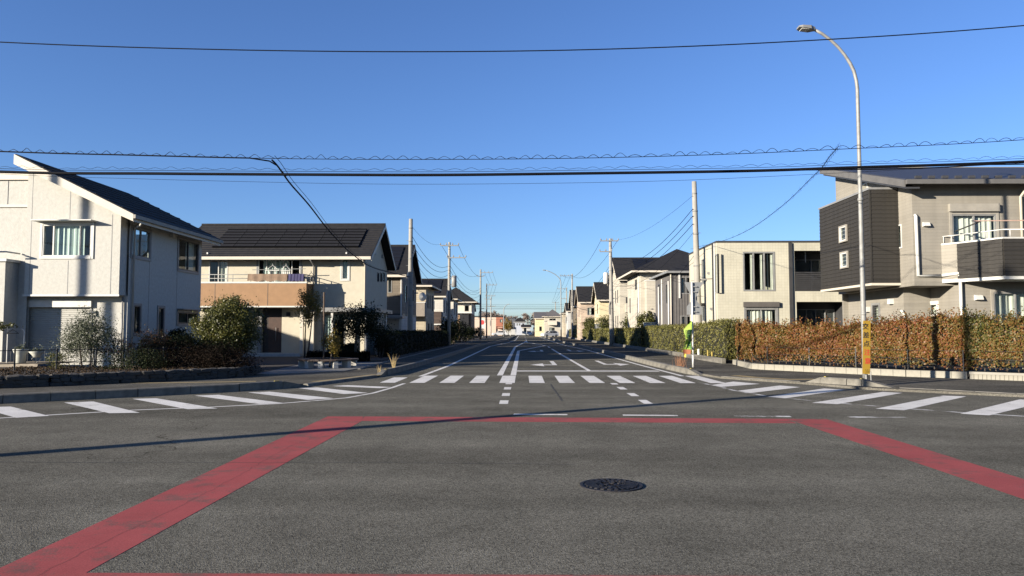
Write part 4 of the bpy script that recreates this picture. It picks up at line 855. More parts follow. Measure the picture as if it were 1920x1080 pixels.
# ---------------------------------------------------------------- white tiled flat roofed house
m_r2 = mat_siding('white_tile', (0.36, 0.342, 0.27), 0.15, 0.15, joint=0.84, var=0.03, bump=0.4)
R2 = thing('tiled_house', 'cream tiled flat roofed house with recessed balconies beside the dark clad box', 'house', (14, 43, 0.1))
Y3, X3, X3r, zt = 40.0, 10.4, 18.2, 6.28
A = rS(1393, 472, 1453, 546, Y3); B = rS(1398, 579, 1456, 613, Y3); B = (B[0], B[1], 0.6, B[3]); Cw = rS(1490, 470, 1545, 546, Y3); D_ = rS(1494, 566, 1586, 613, Y3); D_ = (D_[0], D_[1], 0.4, D_[3]); Cw = (Cw[0], 16.9, Cw[2], Cw[3])
wall(R2, m_r2, 'S', Y3, X3, X3r, 0.1, zt, [A, B, Cw, D_], t=0.2)
window(R2, 'S', Y3, A, 3, m_frame_gr, m_curt, [(0.02, 0.1), (0.25, 0.32), (0.56, 0.64), (0.78, 0.82), (0.88, 0.97)], fw=0.08); window(R2, 'S', Y3, B, 2, m_frame_gr, m_curt, (0.1, 0.9), m_frame_gr); lpart(R2, 'shutter_box', M('bronze_metal', (0.075, 0.068, 0.062), 0.5), 'S', Y3, B[0] - 0.12, B[1] + 0.12, B[3] + 0.095, B[3] + 0.36, -0.16, 0)
for r_, n_, nm in ((Cw, 2, 1), (D_, 4, 0)):
    m = MB(); m.box(r_[0] - 0.1, r_[1] + 0.1, 41.4, 41.5, r_[2] - 0.1, r_[3] + 0.1); m.box(r_[0] - 0.1, r_[0], Y3 + 0.2, 41.4, r_[2], r_[3]); m.box(r_[1], r_[1] + 0.1, Y3 + 0.2, 41.4, r_[2], r_[3]); m.box(r_[0] - 0.1, r_[1] + 0.1, Y3 + 0.2, 41.4, r_[3], r_[3] + 0.1); m.box(r_[0] - 0.1, r_[1] + 0.1, Y3 + 0.2, 41.4, r_[2] - 0.1, r_[2])
    m.build('recess', m_frame_dk, R2)
    window(R2, 'S', 41.33, (r_[0] + 0.5, r_[1] - 0.05, r_[2] + 0.05, r_[3] - 0.35), n_, m_frame_gr, m_curt, (0.55, 0.9) if n_ == 2 else (0.85, 1.0))
for i in range(9): z = Cw[2] + 0.03 + 0.105 * i; MB().box(Cw[0] + 0.02, Cw[1] - 0.02, Y3 + 0.03, Y3 + 0.06, z, z + 0.075).build('rail_slat', m_frame_dk, R2)
MB().box(Cw[0] + 0.01, Cw[1] - 0.01, Y3 + 0.0, Y3 + 0.09, Cw[2] + 0.98, Cw[2] + 1.03).build('hand_rail', m_frame_dk, R2)
q = P(1510, 480, 40.6); MB().tube([(q.x, 40.6, Cw[3]), (q.x, 40.6, q.z - 0.35)], 0.025, 6).build('hook', m_whitetrim, R2)
la = rX(1339, 477, 1345.5, 550, X3); lb = rX(1316, 486, 1320.5, 533, X3); lc = rX(1315.5, 573, 1321, 602, X3)
wall(R2, m_r2, 'W', X3, Y3, 46.6, 0.1, zt, [la, lb, lc], t=0.2)
for r_ in (la, lb, lc): window(R2, 'W', X3, r_, 1, m_frame_gr, m_curt_g, (0, 0.5), fw=0.06)
MB().box(X3 - 0.3, X3 - 0.002, lc[0] - 0.2, lc[1] + 0.3, lc[3] + 0.05, lc[3] + 0.13).build('window_hood', m_frame_gr, R2)
wall(R2, m_r2, 'N', 46.6, X3, X3r, 0.1, zt); wall(R2, m_r2, 'E', X3r, Y3, 46.6, 0.1, zt)
MB().box(X3 - 0.04, X3r + 0.04, Y3 - 0.04, 46.64, zt + 0.001, zt + 0.09).build('roof', m_frame_dk, R2)
x = P(1483.5, 530, Y3 - .08).x; MB().box(x - 0.09, x + 0.09, Y3 - 0.09, Y3 - 0.002, 0.1, zt - 0.02).build('downpipe', m_frame_dk, R2); MB().box(X3 - 0.08, X3 - 0.002, Y3 + 0.62, Y3 + 0.74, 0.1, zt - 0.02).build('downpipe', m_frame_dk, R2)
pipe(R2, [(X3 - 0.05, Y3 + 0.3, zt), (X3 - 0.05, Y3 + 0.3, 0.1)], 0.04, m_whitetrim)
for i in range(4): xx = 13.6 + 1.1 * i; MB().hexa([(xx, 41, zt + .15), (xx + 1.05, 41, zt + .15), (xx + 1.05, 43, zt + .33), (xx, 43, zt + .33), (xx, 41, zt + .19), (xx + 1.05, 41, zt + .19), (xx + 1.05, 43, zt + .37), (xx, 43, zt + .37)]).build('solar_panel', m_solar, R2)
for u, v in ((1330, 512), (1335, 579)): c = PX(u, v, X3); MB().box(X3 - 0.1, X3 - 0.001, c.y - 0.1, c.y + 0.1, c.z - 0.06, c.z + 0.06).build('vent_hood', m_frame_gr, R2)

# ---------------------------------------------------------------- right row beyond
m_dg = M('dark_grey_ribbed', (0.088, 0.082, 0.077), 0.7, 0.1, 3); m_cr = mat_siding('pale_cream_wall', (0.34, 0.315, 0.26), 0.25, var=0.05, joint=0.8)
R3 = simple_house('grey_house', 'dark grey house with vertical ribbed walls behind the triangular signs', 10.75, 17, 54, 60.5, 0.1, 5.75, m_dg, ('hip', 7.3),
    [('S', *rS(1275, 519, 1297, 551, 54), 2, m_curt_g), ('S', *rS(1276, 592, 1297, 612, 54), 2, m_curt), ('W', 55.4, 56.0, 3.6, 5.0, 1, None), ('W', 58.6, 59.2, 3.6, 5.2, 1, None)], ov=0.35, trimm=m_frame_gr)
for i in range(30): x = 10.85 + 0.2 * i; MB().box(x, x + 0.03, 53.975, 53.999, 0.2, 5.7).build('rib', m_dg, R3)
for y, z1 in ((54.9, 5.2), (57.5, 5.5), (58.9, 5.0)): pipe(R3, [(10.7, y, z1), (10.7, y, 0.2)], 0.05, m_whitetrim)
pipe(R3, [(10.7, 53.95, 5.7), (10.7, 53.95, 0.2)], 0.045, m_trim)
MB().box(P(1275, 515, 54).x - 0.12, P(1275, 515, 54).x - 0.01, 53.9, 53.998, 3.9, 5.8).build('casing', m_whitetrim, R3)
R4 = simple_house('hipped_house', 'pale cream house with a projecting bay and dark hipped roof', 10.1, 18, 64, 72, 0.1, 6.55, m_cr, ('hip', 9.0),
    [('W', 66, 67, 5.2, 6.1, 1, None), ('W', 70, 70.5, 3.2, 4.6, 1, None), ('S', 12.6, 13.6, 5.3, 6.2, 2, m_curt)], ov=0.8)
MB().box(10.45, 12.1, 63.0, 63.997, 2.5, 5.75).build('bay', m_cr, R4); MB().box(10.4, 12.15, 62.95, 63.99, 5.751, 5.82).build('bay_cap', m_whitetrim, R4); pipe(R4, [(10.05, 64.8, 6.4), (10.05, 64.8, 0.2)], 0.05, m_whitetrim)
for i in range(10): MB().box(11 + 0.55 * i, 11.2 + 0.55 * i, 64.9, 65.0, 6.65 + 0.62, 6.78 + 0.62).build('snow_guard', m_steel, R4)
R5 = simple_house('balcony_house', 'pale house with dark balcony openings behind the second right pole', 10.4, 17, 80, 87.5, 0.1, 7.0, m_cr, ('gable', 9.7, (12.2, 16.8), 3, 3),
    [('W', 81.5, 82.0, 4.6, 6.0, 1, None), ('W', 83.3, 83.8, 4.6, 6.0, 1, None), ('W', 81.5, 82.0, 1.2, 3.2, 1, None), ('W', 83.3, 83.8, 1.2, 3.2, 1, None), ('S', 11.4, 13.2, 4.7, 6.3, 2, m_curt), ('S', 11.8, 13.2, 1.2, 3.0, 2, m_curt)])
MB().box(10.9, 13.6, 79.0, 79.1, 3.5, 4.4).build('balcony', m_cr, R5); MB().box(10.9, 13.6, 79.1, 79.997, 3.5, 3.62).build('balcony_floor', m_cr, R5); MB().box(10.9, 13.6, 79.0, 79.03, 4.45, 5.1).build('balcony_rail', m_frame_dk, R5)
MB().box(10.95, 11.05, 79.1, 79.997, 3.62, 4.4).build('balcony_side', m_cr, R5); MB().prism([(11.4, 78.6, 2.9), (11.4, 79.995, 3.3), (11.4, 79.995, 3.2), (11.4, 78.6, 2.8)], (1.6, 0, 0)).build('porch_roof', m_frame_gr, R5)
m_yel = M('yellow_cream_render', (0.43, 0.37, 0.235), 0.85, 0.06)
R6 = simple_house('gable_house', 'yellow cream house with a dark gable roof, right row', 9.95, 16, 97, 103.5, 0.1, 5.5, m_yel, ('gable', 8.0, (12.0, 15.5), 2, 2),
    [('W', 99, 99.8, 3.8, 5.1, 1, None), ('S', 11.45, 12.1, 3.0, 5.0, 1, m_curt), ('S', 11.2, 12.2, 0.8, 2.1, 2, m_curt)], lower=m_frame_gr, zmid=2.5)
m_pk = mat_siding('pinkish_siding', (0.34, 0.27, 0.205), 0.25)
R7 = simple_house('gable_house', 'pinkish beige house with a dark gable roof, farther along the right row', 9.1, 15, 118, 125, 0.1, 6.0, m_pk, ('gable', 8.7), [('S', 10.2, 11.4, 4.0, 5.2, 2, m_curt), ('W', 120, 121, 3.8, 5.0, 1, None), ('S', 11, 12, 0.8, 2.0, 2, m_curt)])
MB().box(9.15, 13, 117.0, 117.99, 2.9, 3.9).build('balcony', m_pk, R7)
far_right = [('brown_house', 'brown house with a tall gable just left of the pinkish one', 9.3, 14, 138, 145, 6.0, 9.2, m_brown_s, 'gable'), ('grey_house', 'small grey house deep in the right row', 9.4, 15, 156, 163, 5.6, 7.4, m_greyw, 'gable'),
             ('beige_house', 'beige house at the end of the right row beside the lamp', 9.6, 15, 176, 184, 5.6, 7.6, m_beige_s, 'hip')]
for nm, lab, x0, x1, y0, y1, ze, zr, wm, rk in far_right:
    simple_house(nm, lab, x0, x1, y0, y1, 0.1, ze, wm, (rk, zr), [('S', x0 + 0.6, x0 + 1.7, 3.6, 4.8, 2, m_curt), ('W', y0 + 2, y0 + 3, 3.6, 4.8, 1, None), ('S', x0 + 0.8, x0 + 2.0, 0.7, 2.2, 2, m_curt)])
# left rear fill
simple_house('white_house', 'small white house beyond the brown one, far left', -16, -9.6, 140, 147, 0.1, 5.4, m_wh_s, ('gable', 7.2), [('E', 141.5, 142.5, 3.5, 4.7, 1, None)])

# ---------------------------------------------------------------- across the far end
m_brick = M('brick_red_panel', (0.25, 0.095, 0.06), 0.8, 0.1); m_pale = M('pale_pink_render', (0.42, 0.33, 0.26), 0.85, 0.06)
fb = thing('flat_roofed_house', 'pale pink and brick red boxy building across the far junction', 'building', (-12, 246, 0))
a, b, c = P(893, 600, 240).x - 4, P(930, 600, 240).x, P(943, 600, 240).x
zt_ = P(900, 594.5, 240).z; hol = [(b - 3.4, b - 1.2, 0.2, 2.4)]
wall(fb, m_pale, 'S', 240, a, b, 0, zt_, [], t=0.3); wall(fb, m_brick, 'S', 240, b, c, 2.9, zt_, [(c - 1.0, c - 0.2, 4.2, 5.2)], t=0.3, name='brick_wall'); window(fb, 'S', 240, (c - 1.0, c - 0.2, 4.2, 5.2), 1, m_frame_dk, m_curt, (0, 1), fw=0.08)
wall(fb, m_pale, 'S', 240.4, b, c, 0, 2.9, [], t=0.3); wall(fb, m_pale, 'E', c, 240, 250, 0, zt_); MB().box(a, c + 0.2, 239.8, 250, zt_ + 0.01, zt_ + 0.3).build('roof', m_roof, fb); MB().box(b + .2, c, 239, 240.39, 2.3, 2.6).build('canopy', m_brick, fb)
m_blu = M('pale_blue_siding', (0.3, 0.32, 0.36), 0.8, 0.05)
simple_house('grey_house', 'dark grey flat house behind the round golden tree at the far end', -7.2, -2.8, 285, 293, 0, 6.2, M('slate_wall', (0.07, 0.075, 0.085), 0.8), ('flat', 0), [('S', -6, -4.5, 3.4, 4.8, 2, m_curt)], lower=m_greyw, zmid=2.6)
simple_house('blue_house', 'small pale blue house with a dark hip roof at the end of the street', P(966, 605, 270).x, P(985, 605, 270).x, 270, 278, 0, 4.6, m_blu, ('hip', 6.5), [('S', *rS(968.5, 606.5, 971, 610.5, 270), 1, m_curt), ('S', *rS(973, 606.5, 975.5, 610.5, 270), 1, m_curt), ('S', *rS(979, 606.5, 983, 610.5, 270), 2, m_curt)], trimm=m_whitetrim)
simple_house('garage', 'white low garage with a dark roof in front of the pale blue house', P(979, 605, 262).x, P(994, 605, 262).x, 262, 268, 0, 2.7, m_greyw, ('gable', 3.6), [('S', *rS(982, 614.5, 987, 622, 262), 1, None)])
fh = simple_house('cream_house', 'cream house with a broad grey roof right of the far end', P(1004, 600, 200).x, P(1030, 600, 200).x, 200, 209, 0, 4.8, m_yel, ('gable', 6.6), [('S', *rS(1011, 612, 1016, 621, 200), 1, None)], roofm=M('grey_roof', (0.085, 0.08, 0.08), 0.7))
fh2 = simple_house('broad_house', 'wide pale house with grey roof and balcony right of the far end', P(1021, 600, 195).x, P(1052, 600, 195).x, 195, 204, 0, 5.2, m_cr, ('hip', 7.2), [('S', *rS(1030, 614, 1040, 623, 195), 3, m_curt), ('S', *rS(1030, 597, 1042, 601, 195), 2, None)], roofm=M('grey_roof', (0.085, 0.08, 0.08), 0.7))
MB().box(P(1028, 600, 194).x, P(1044, 600, 194).x, 193.6, 194.99, P(1030, 609.5, 194).z, P(1030, 602, 194).z).build('balcony', m_trim, fh2)

# ================================================================== POLES, LAMPS, WIRES
def catenary(a, b, sag, n=16):
    a, b = Vector(a), Vector(b); return [a.lerp(b, i / n) - Vector((0, 0, 4 * sag * (i / n) * (1 - i / n))) for i in range(n + 1)]
def utility_pole(label, x, y, ztop, r0=0.19, r1=0.11, arms=(), steps=True, transformer=None, lean=0.0, lowarm=True, name='utility_pole', mat=None):
    """concrete pole; arms: list of (z, x0, x1) crossarms with insulators"""
    t = thing(name, label, 'utility pole', (x, y, 0.05), 'utility poles along the street'); top = (x + lean, y, ztop)
    cx = lambda z: x + lean * z / ztop
    MB().tube([(cx(z), y, z) for z in np.linspace(0, ztop, 6)], list(np.linspace(r0, r1, 6)), 14).build('shaft', mat or m_polec, t, smooth=True)
    for z in (0.12 * ztop, 0.35 * ztop, 0.52 * ztop, 0.7 * ztop, 0.83 * ztop, 0.93 * ztop):
        r = r0 + (r1 - r0) * z / ztop; MB().tube([(cx(z), y, z - 0.04), (cx(z), y, z + 0.04)], r + 0.012, 14).build('band', m_steel, t, smooth=True)
    if steps:
        for i in range(int((ztop - 3) / 0.9)):
            z = 2.6 + 0.9 * i; sgn = 1 if i % 2 else -1; r = r0 + (r1 - r0) * z / ztop
            MB().tube([(cx(z), y, z), (cx(z) + sgn * (r + 0.16), y, z)], 0.012, 5).build('step_bolt', m_steel, t)
    for (z, a, b) in arms:
        MB().box(cx(z) + a, cx(z) + b, y - 0.16 - 0.05, y - 0.16 + 0.05, z - 0.05, z + 0.05).build('crossarm', m_steel, t)
        for xx in np.linspace(a, b, max(2, int((b - a) / 0.6) + 1)):
            MB().tube([(cx(z) + xx, y - 0.16, z + 0.05), (cx(z) + xx, y - 0.16, z + 0.12), (cx(z) + xx, y - 0.16, z + 0.2), (cx(z) + xx, y - 0.16, z + 0.27)], [0.03, 0.07, 0.05, 0.02], 8).build('insulator', m_frame_gr, t)
    if transformer:
        z, dx, mt = transformer; r = 0.26
        MB().tube([(cx(z) + dx, y, z - 0.6), (cx(z) + dx, y, z - 0.55), (cx(z) + dx, y, z + 0.5), (cx(z) + dx, y, z + 0.58)], [r * .8, r, r, r * .7], 12).build('transformer', mt, t, smooth=True)
        MB().box(min(cx(z), cx(z) + dx), max(cx(z), cx(z) + dx), y - 0.05, y + 0.05, z + 0.2, z + 0.3).build('bracket', m_steel, t); MB().box(min(cx(z), cx(z) + dx), max(cx(z), cx(z) + dx), y - 0.05, y + 0.05, z - 0.4, z - 0.3).build('bracket', m_steel, t)
    if lowarm:
        z = ztop * 0.44; MB().tube([(cx(z), y, z), (cx(z) + 0.55, y - 0.1, z + 0.03)], 0.05, 6).build('service_arm', m_steel, t); MB().tube([(cx(z) - 0.1, y - 0.2, z - 0.3), (cx(z) - 0.25, y - 0.25, z - 0.7), (cx(z) - 0.25, y - 0.25, z - 1.6)], 0.05, 6).build('conduit', m_steel, t)
    return t
LP = [(-8.0, 53, 9.55), (-7.5, 76, 10.6), (-7.0, 124, 11.75), (-6.9, 143, 10.6), (-7.9, 186, 10.0)]
utility_pole('tall bare concrete pole, nearest on the left, in front of the grey brown house', *LP[0], 0.2, 0.135)
utility_pole('concrete pole with grey transformer and crossarms, second on the left', *LP[1], 0.19, 0.12, [(10.25, -0.9, 0.95), (9.0, -0.2, 1.7)], True, (6.6, 0.5, m_frame_gr))
utility_pole('concrete pole with a high crossarm beside the brown house, third on the left', *LP[2], 0.19, 0.13, [(11.2, 0.0, 2.0), (10.6, -0.6, 0.6)], False, None)
utility_pole('dark thin pole with two crossarms, beyond the brown house', *LP[3], 0.14, 0.1, [(10.3, 0, 1.9), (8.2, -0.2, 1.6)], False, None, mat=m_frame_dk)
utility_pole('pale thin pole farthest along the left row', *LP[4], 0.15, 0.11, [(9.4, -1.6, 0.2), (7.6, -0.8, 1.1)], False, None)
RP = [(9.95, 42.3, 10.05), (9.05, 76, 10.95), (9.1, 137, 12.0), (9.4, 160, 10.8), (9.0, 205, 9.5)]
utility_pole('tall concrete pole with step bolts standing before the cream tiled house', *RP[0], 0.21, 0.13, (), True, None, lean=-0.17)
utility_pole('concrete pole with a white transformer and crossarms, second on the right', *RP[1], 0.26, 0.14, [(10.7, -1.0, 0.8), (9.6, -1.1, 0.1)], True, (6.9, -0.5, m_whitetrim), lean=-0.1)
utility_pole('slim concrete pole with one long crossarm, third on the right', *RP[2], 0.17, 0.12, [(11.6, -2.2, 0.1)], False, None)
utility_pole('slim pole with two crossarms, fourth on the right', *RP[3], 0.16, 0.11, [(10.5, -1.9, 0.1), (8.4, -1.2, 0.1)], False, None)
utility_pole('slim distant pole farthest along the right row', *RP[4], 0.15, 0.11, [(9.2, -0.8, 0.8)], False, None)
utility_pole('concrete pole standing outside the picture at the left, its shadow crossing the junction', -14.1, 4.1, 12.3, 0.17, 0.12, [(11.6, -0.9, 0.9)], False, None)
utility_pole('concrete pole standing outside the picture at the left, its shadow on the white house', -31.5, 17.6, 12.6, 0.15, 0.115, [(11.9, -0.9, 0.9)], False, None)
utility_pole('concrete pole standing outside the picture at the right, carrying the crossing cables', 31, 18.4, 12.3, 0.17, 0.12, [(11.6, -0.9, 0.9)], False, None)

def lamp_post(label, x, y, h, reach, name='street_lamp', seg=True, r=0.085):
    t = thing(name, label, 'street lamp', (x, y, 0.05), 'street lamps'); bend = 0.175 * h; k = h - bend; pts = [(x, y, 0.03), (x, y, 2.0), (x, y, k * 0.6), (x, y, k)]
    arm = [(x + reach * s, y, k + bend * c) for s, c in ((0.02, 0.14), (0.07, 0.29), (0.155, 0.42), (0.28, 0.56), (0.43, 0.69), (0.61, 0.81), (0.8, 0.91), (1.0, 0.985))]
    rs = [r, r, r * 0.82, r * 0.72] + [r * 0.68] * 3 + [r * 0.58] * 5
    MB().tube(pts + arm, rs, 14).build('shaft', m_steel, t, smooth=True)
    for z in (2.05, k * 0.62): MB().tube([(x, y, z - 0.04), (x, y, z + 0.04)], r * 1.06, 14).build('band', m_steel, t, smooth=True)
    e = Vector(arm[-1]); s = 1 if reach > 0 else -1
    hd = MB(); pr = [(0.0, 0.06, 0.045), (0.09 * s, 0.1, 0.055), (0.15 * s, 0.16, 0.055), (0.4 * s, 0.17, 0.04), (0.5 * s, 0.12, 0.025)]
    ring = lambda dx, w, th, tilt: [(e.x + dx - 0.04 * s, y - w, e.z + tilt * abs(dx) - th), (e.x + dx - 0.04 * s, y + w, e.z + tilt * abs(dx) - th), (e.x + dx - 0.04 * s, y + w * .85, e.z + tilt * abs(dx) + th), (e.x + dx - 0.04 * s, y - w * .85, e.z + tilt * abs(dx) + th)]
    rg = [ring(a, w, th, 0.1) for a, w, th in pr]
    for p, q in zip(rg[:-1], rg[1:]):
        for i in range(4): hd.quad(p[i], p[(i + 1) % 4], q[(i + 1) % 4], q[i])
    hd.poly(rg[0]); hd.poly(rg[-1][::-1]); h_ = hd.build('lamp_head', m_frame_gr, t)
    MB().hexa([(e.x + (a - 0.04) * s if False else e.x + dx * s - 0.04 * s, y + w, e.z + 0.1 * dx + dz) for dz in (-0.062, -0.045) for dx, w in ((0.2, -0.12), (0.42, -0.12), (0.42, 0.12), (0.2, 0.12))]).build('lens', m_whitetrim, h_)
    return t
lamp_post('tall galvanised street lamp with a curved arm beside the yellow sign', 9.97, 22.0, 10.6, -1.26, r=0.073)
lamp_post('distant street lamp with a curved arm on the right pavement', 5.75, 112, 10.65, -2.3)
lamp_post('small distant street lamp at the far left of the road', -4.6, 182, 8.0, 1.0, r=0.12)

def cable(label, pts, r, group=None, name='overhead_cable', n=5):
    o = MB().tube(pts, r, n).build(name, m_cable, smooth=True, origin=Vector(pts[len(pts) // 2])); return tag(o, label, 'cable', group)
def via(pix, Y, ends=True):
    """smooth line through photograph readings, at a given distance (list or number)"""
    ys = Y if hasattr(Y, '__len__') else [Y] * len(pix); p = [P(u, v, y) for (u, v), y in zip(pix, ys)]; out = []
    for i in range(len(p) - 1):
        p0, p1, p2, p3 = p[max(i - 1, 0)], p[i], p[i + 1], p[min(i + 2, len(p) - 1)]
        for k in range(8):
            t = k / 8; out.append(0.5 * ((2 * p1) + (p2 - p0) * t + (2 * p0 - 5 * p1 + 4 * p2 - p3) * t * t + (3 * p1 - p0 - 3 * p2 + p3) * t ** 3))
    out.append(p[-1]); return out
YW = 17.0
cable('highest single black cable sagging across the whole sky', via([(-1300, -10), (-500, 50), (0, 79), (370, 92), (740, 97), (1110, 93), (1500, 77), (1920, 48), (2500, -10)], YW), 0.014)
upper = via([(-1200, 215), (-500, 262), (0, 284), (250, 291), (500, 297), (760, 299), (1060, 297), (1340, 290), (1570, 280), (1920, 262), (2500, 215)], YW)
cable('thin cable with spiral loops wound along it, middle of the sky', upper, 0.008)
bund = [q + Vector((0, 0, 0.0)) for q in upper if P(-300, 0, YW).x < q.x < P(490, 0, YW).x]; bund += [P(u, v, YW + d) for u, v, d in ((505, 302, 0.1), (520, 311, 0.4), (536, 330, 1.5))]
cable('black cable bundle along the spiral cable that bends down at the left', bund, 0.017)
def loops(label, base, x0, x1, period, amp, r=0.005, lift=0.0, broken=False):
    xs = [q.x for q in base]; zs = [q.z for q in base]; n = int((x1 - x0) / period * 10); pts = []
    for i in range(n + 1):
        x = x0 + (x1 - x0) * i / n; ph = (x - x0) / period * 2 * math.pi + 0.9 * math.sin(x * 1.3) + 0.5 * math.sin(x * 2.9 + 1); k = 0.5 - 0.5 * math.cos(ph)
        pts.append((x, YW + 0.03 * math.sin(ph), float(np.interp(x, xs, zs)) + lift + amp * (k ** 0.75) * (1 + 0.3 * math.sin(x * 3.7) + 0.2 * math.sin(x * 9.1))))
    return cable(label, pts, r, None, 'spiral_hanger', 4)
loops('wavy hanger wire looping above the middle spiral cable', upper, P(-80, 0, YW).x, P(2000, 0, YW).x, 0.315, 0.07, 0.006)
thick = via([(-1300, 235), (-500, 298), (0, 322), (300, 325.5), (600, 327.5), (830, 328), (1100, 325), (1400, 320.5), (1600, 314), (1920, 303), (2500, 270)], YW + 0.4)
cable('thickest black cable bundle crossing the street lowest', thick, 0.034, n=8)
cable('thin messenger wire just above the thickest cable bundle', [q + Vector((0, 0, 0.075)) for q in thick], 0.006)
loops('uneven hanger loops along the thickest cable bundle', [q + Vector((0, -0.4, 0.0)) for q in thick], P(-80, 0, YW).x, P(2000, 0, YW).x, 0.36, 0.04, 0.004, 0.02)
cable('second cable splitting below the thick bundle towards the beige house', via([(1500, 319), (1600, 318), (1700, 316), (1780, 313), (1850, 309), (1920, 308), (2400, 300)], YW + 0.3), 0.014)
cable('thin low wire under the thick cable bundle', via([(-600, 290), (0, 326), (250, 335), (480, 341), (700, 345), (950, 344.5), (1250, 339), (1560, 325), (1920, 306)], 21), 0.005)
# service drops to the nearest poles of the street
dl = via([(510, 300), (522, 313), (545, 345), (580, 385), (620, 436), (660, 476), (700, 502), (745, 514), (768, 519)], [17, 17.4, 18.5, 20.5, 24, 29, 37, 47, 53]); cable('twin service cable curving down to the nearest left pole', dl, 0.022)
cable('thin wire following the curved service cable at the left', [q + Vector((0.06, 0, 0.1 * (1 - i / len(dl)))) for i, q in enumerate(dl)], 0.007)
drr = via([(1570, 278), (1556, 293), (1541, 314), (1520, 335), (1470, 383), (1410, 427), (1360, 450), (1308, 463)], [17, 17.6, 19, 21, 26, 32, 37, 42.2]); cable('thin service cable curving down to the nearest right pole', drr, 0.009)
hk = []
for i, p in enumerate(drr[::2]):
    hk += [p, p + Vector((0.05, 0, 0.13)), p + Vector((0.09, 0, 0.02))]
cable('row of small hanger hooks strung along the right service cable', hk, 0.003, None, 'spiral_hanger', 4)
# spans between the poles
def span(i, a, b, sag, r, label, group): cable(label, catenary(a, b, sag), r, group, 'span_wire')
gl, gr_ = 'wires between the left poles', 'wires between the right poles'
def tp(p, z, dx=0.0, lean=0.0): return (p[0] + dx, p[1] - 0.16, z)
labL, labR = 'parallel wires sagging between the first two left poles', 'parallel wires sagging between the first two right poles'
ORD = ('outer top', 'inner top', 'third highest', 'fourth highest', 'fifth highest', 'lowest')
for i, (za, zb) in enumerate(((8.3, 8.15), (7.75, 7.75), (7.25, 7.25))): span(i, tp(LP[0], za, .12), tp(LP[1], zb, -0.1), 0.9, 0.017, ('upper', 'middle', 'lower')[i] + ' of three ' + labL, gl)
span(0, tp(LP[0], 9.0, .1), tp(LP[1], 10.4, -0.9), 0.5, 0.009, 'thin top wire between the first two left poles', gl)
span(0, tp(LP[0], 6.9, .1), tp(LP[1], 6.2, -0.1), 0.9, 0.012, 'lowest slack wire between the first two left poles', gl)
for i, (xa, za, xb, zb) in enumerate(((0.9, 10.4, 0.6, 10.8), (-0.8, 10.3, -0.4, 10.8), (0.1, 8.2, 0, 8.6), (0.1, 7.7, 0, 8.1), (0.1, 7.2, 0, 7.6), (0.0, 6.1, 0, 6.9))): span(i, tp(LP[1], za, xa), tp(LP[2], zb, xb), 1.35, 0.017, ORD[i] + ' wire sagging between the second and third left poles', gl)
for kk, xx in enumerate((0.6, 1.3, 2.0)): span(0, tp(LP[2], 11.5, xx), tp(LP[3], 10.55, xx - 0.1), 0.15, 0.016, ('left', 'middle', 'right')[kk] + ' thin wire between the third and fourth left poles', gl); span(0, tp(LP[3], 10.5, xx - 0.1), tp(LP[4], 9.6, xx - 1.9), 0.3, 0.018, ('left', 'middle', 'right')[kk] + ' thin wire between the fourth and fifth left poles', gl)
for i, (za, zb) in enumerate(((8.45, 8.4), (8.05, 7.95), (7.6, 7.5))): span(i, tp(RP[0], za, -.3), tp(RP[1], zb, 0.1), 1.15, 0.017, ('upper', 'middle', 'lower')[i] + ' of three ' + labR, gr_)
span(0, tp(RP[0], 9.2, -.3), tp(RP[1], 10.8, 0.75), 0.5, 0.008, 'thin top wire between the first two right poles', gr_)
span(0, tp(RP[0], 7.1, -.3), tp(RP[1], 6.4, 0.1), 1.3, 0.01, 'lowest slack wire between the first two right poles', gr_)
for i, (xa, za, xb, zb) in enumerate(((-1.0, 10.85, -1.9, 11.8), (0.7, 10.85, -0.3, 11.8), (-0.1, 8.3, -0.1, 9.2), (-0.1, 7.9, -0.1, 8.7), (-0.1, 7.4, -0.1, 8.2), (-.1, 6.0, -.1, 7.0))): span(i, tp(RP[1], za, xa), tp(RP[2], zb, xb), 1.9, 0.018, ORD[i] + ' wire sagging between the second and third right poles', gr_)
for kk, xx in enumerate((-2.0, -1.1, -0.3)): span(0, tp(RP[2], 11.8, xx), tp(RP[3], 10.7, xx), 0.2, 0.017, ('left', 'middle', 'right')[kk] + ' thin wire between the third and fourth right poles', gr_); span(0, tp(RP[3], 10.6, xx), tp(RP[4], 9.4, xx * 0.5), 0.3, 0.018, ('left', 'middle', 'right')[kk] + ' thin wire between the fourth and fifth right poles', gr_)
for i, (v, sg, dist) in enumerate(((569, 1.0, 190), (573.5, 0.8, 190), (576, 0.6, 186), (566, 0.9, 205), (544, 0.8, 205), (590, 0.5, 225), (597, 0.5, 225))):
    a, b = P(860, v, dist), P(1110, v - 2, dist); a.x -= 20; b.x += 25; span(i, a, b, sg, 0.02, ('fourth', 'fifth', 'sixth', 'third', 'highest', 'seventh', 'lowest')[i] + ' distant wire strung across the far end of the street', 'wires across the far junction')
# service wires to houses
span(0, tp(LP[0], 5.0, .1), (-9.2, 70.6, 5.2), 0.25, 0.014, 'service wire from the nearest left pole to the beige balcony house', None)
span(0, (LP[1][0], LP[1][1], 5.2), (-8.2, 118, 5.6), 0.5, 0.02, 'service wire from the second left pole to the brown house', None)
span(0, tp(RP[0], 6.2), (10.75, 54, 5.2), 0.2, 0.014, 'service wire from the nearest right pole to the dark grey house', None)
span(0, tp(RP[0], 4.6), (10.4, 40.9, 4.4), 0.02, 0.01, 'short service wire from the nearest right pole to the tiled house', None)
span(0, (RP[1][0], RP[1][1], 6.1), (10.1, 66, 5.6), 0.1, 0.014, 'service wire from the second right pole to the hipped cream house', None)

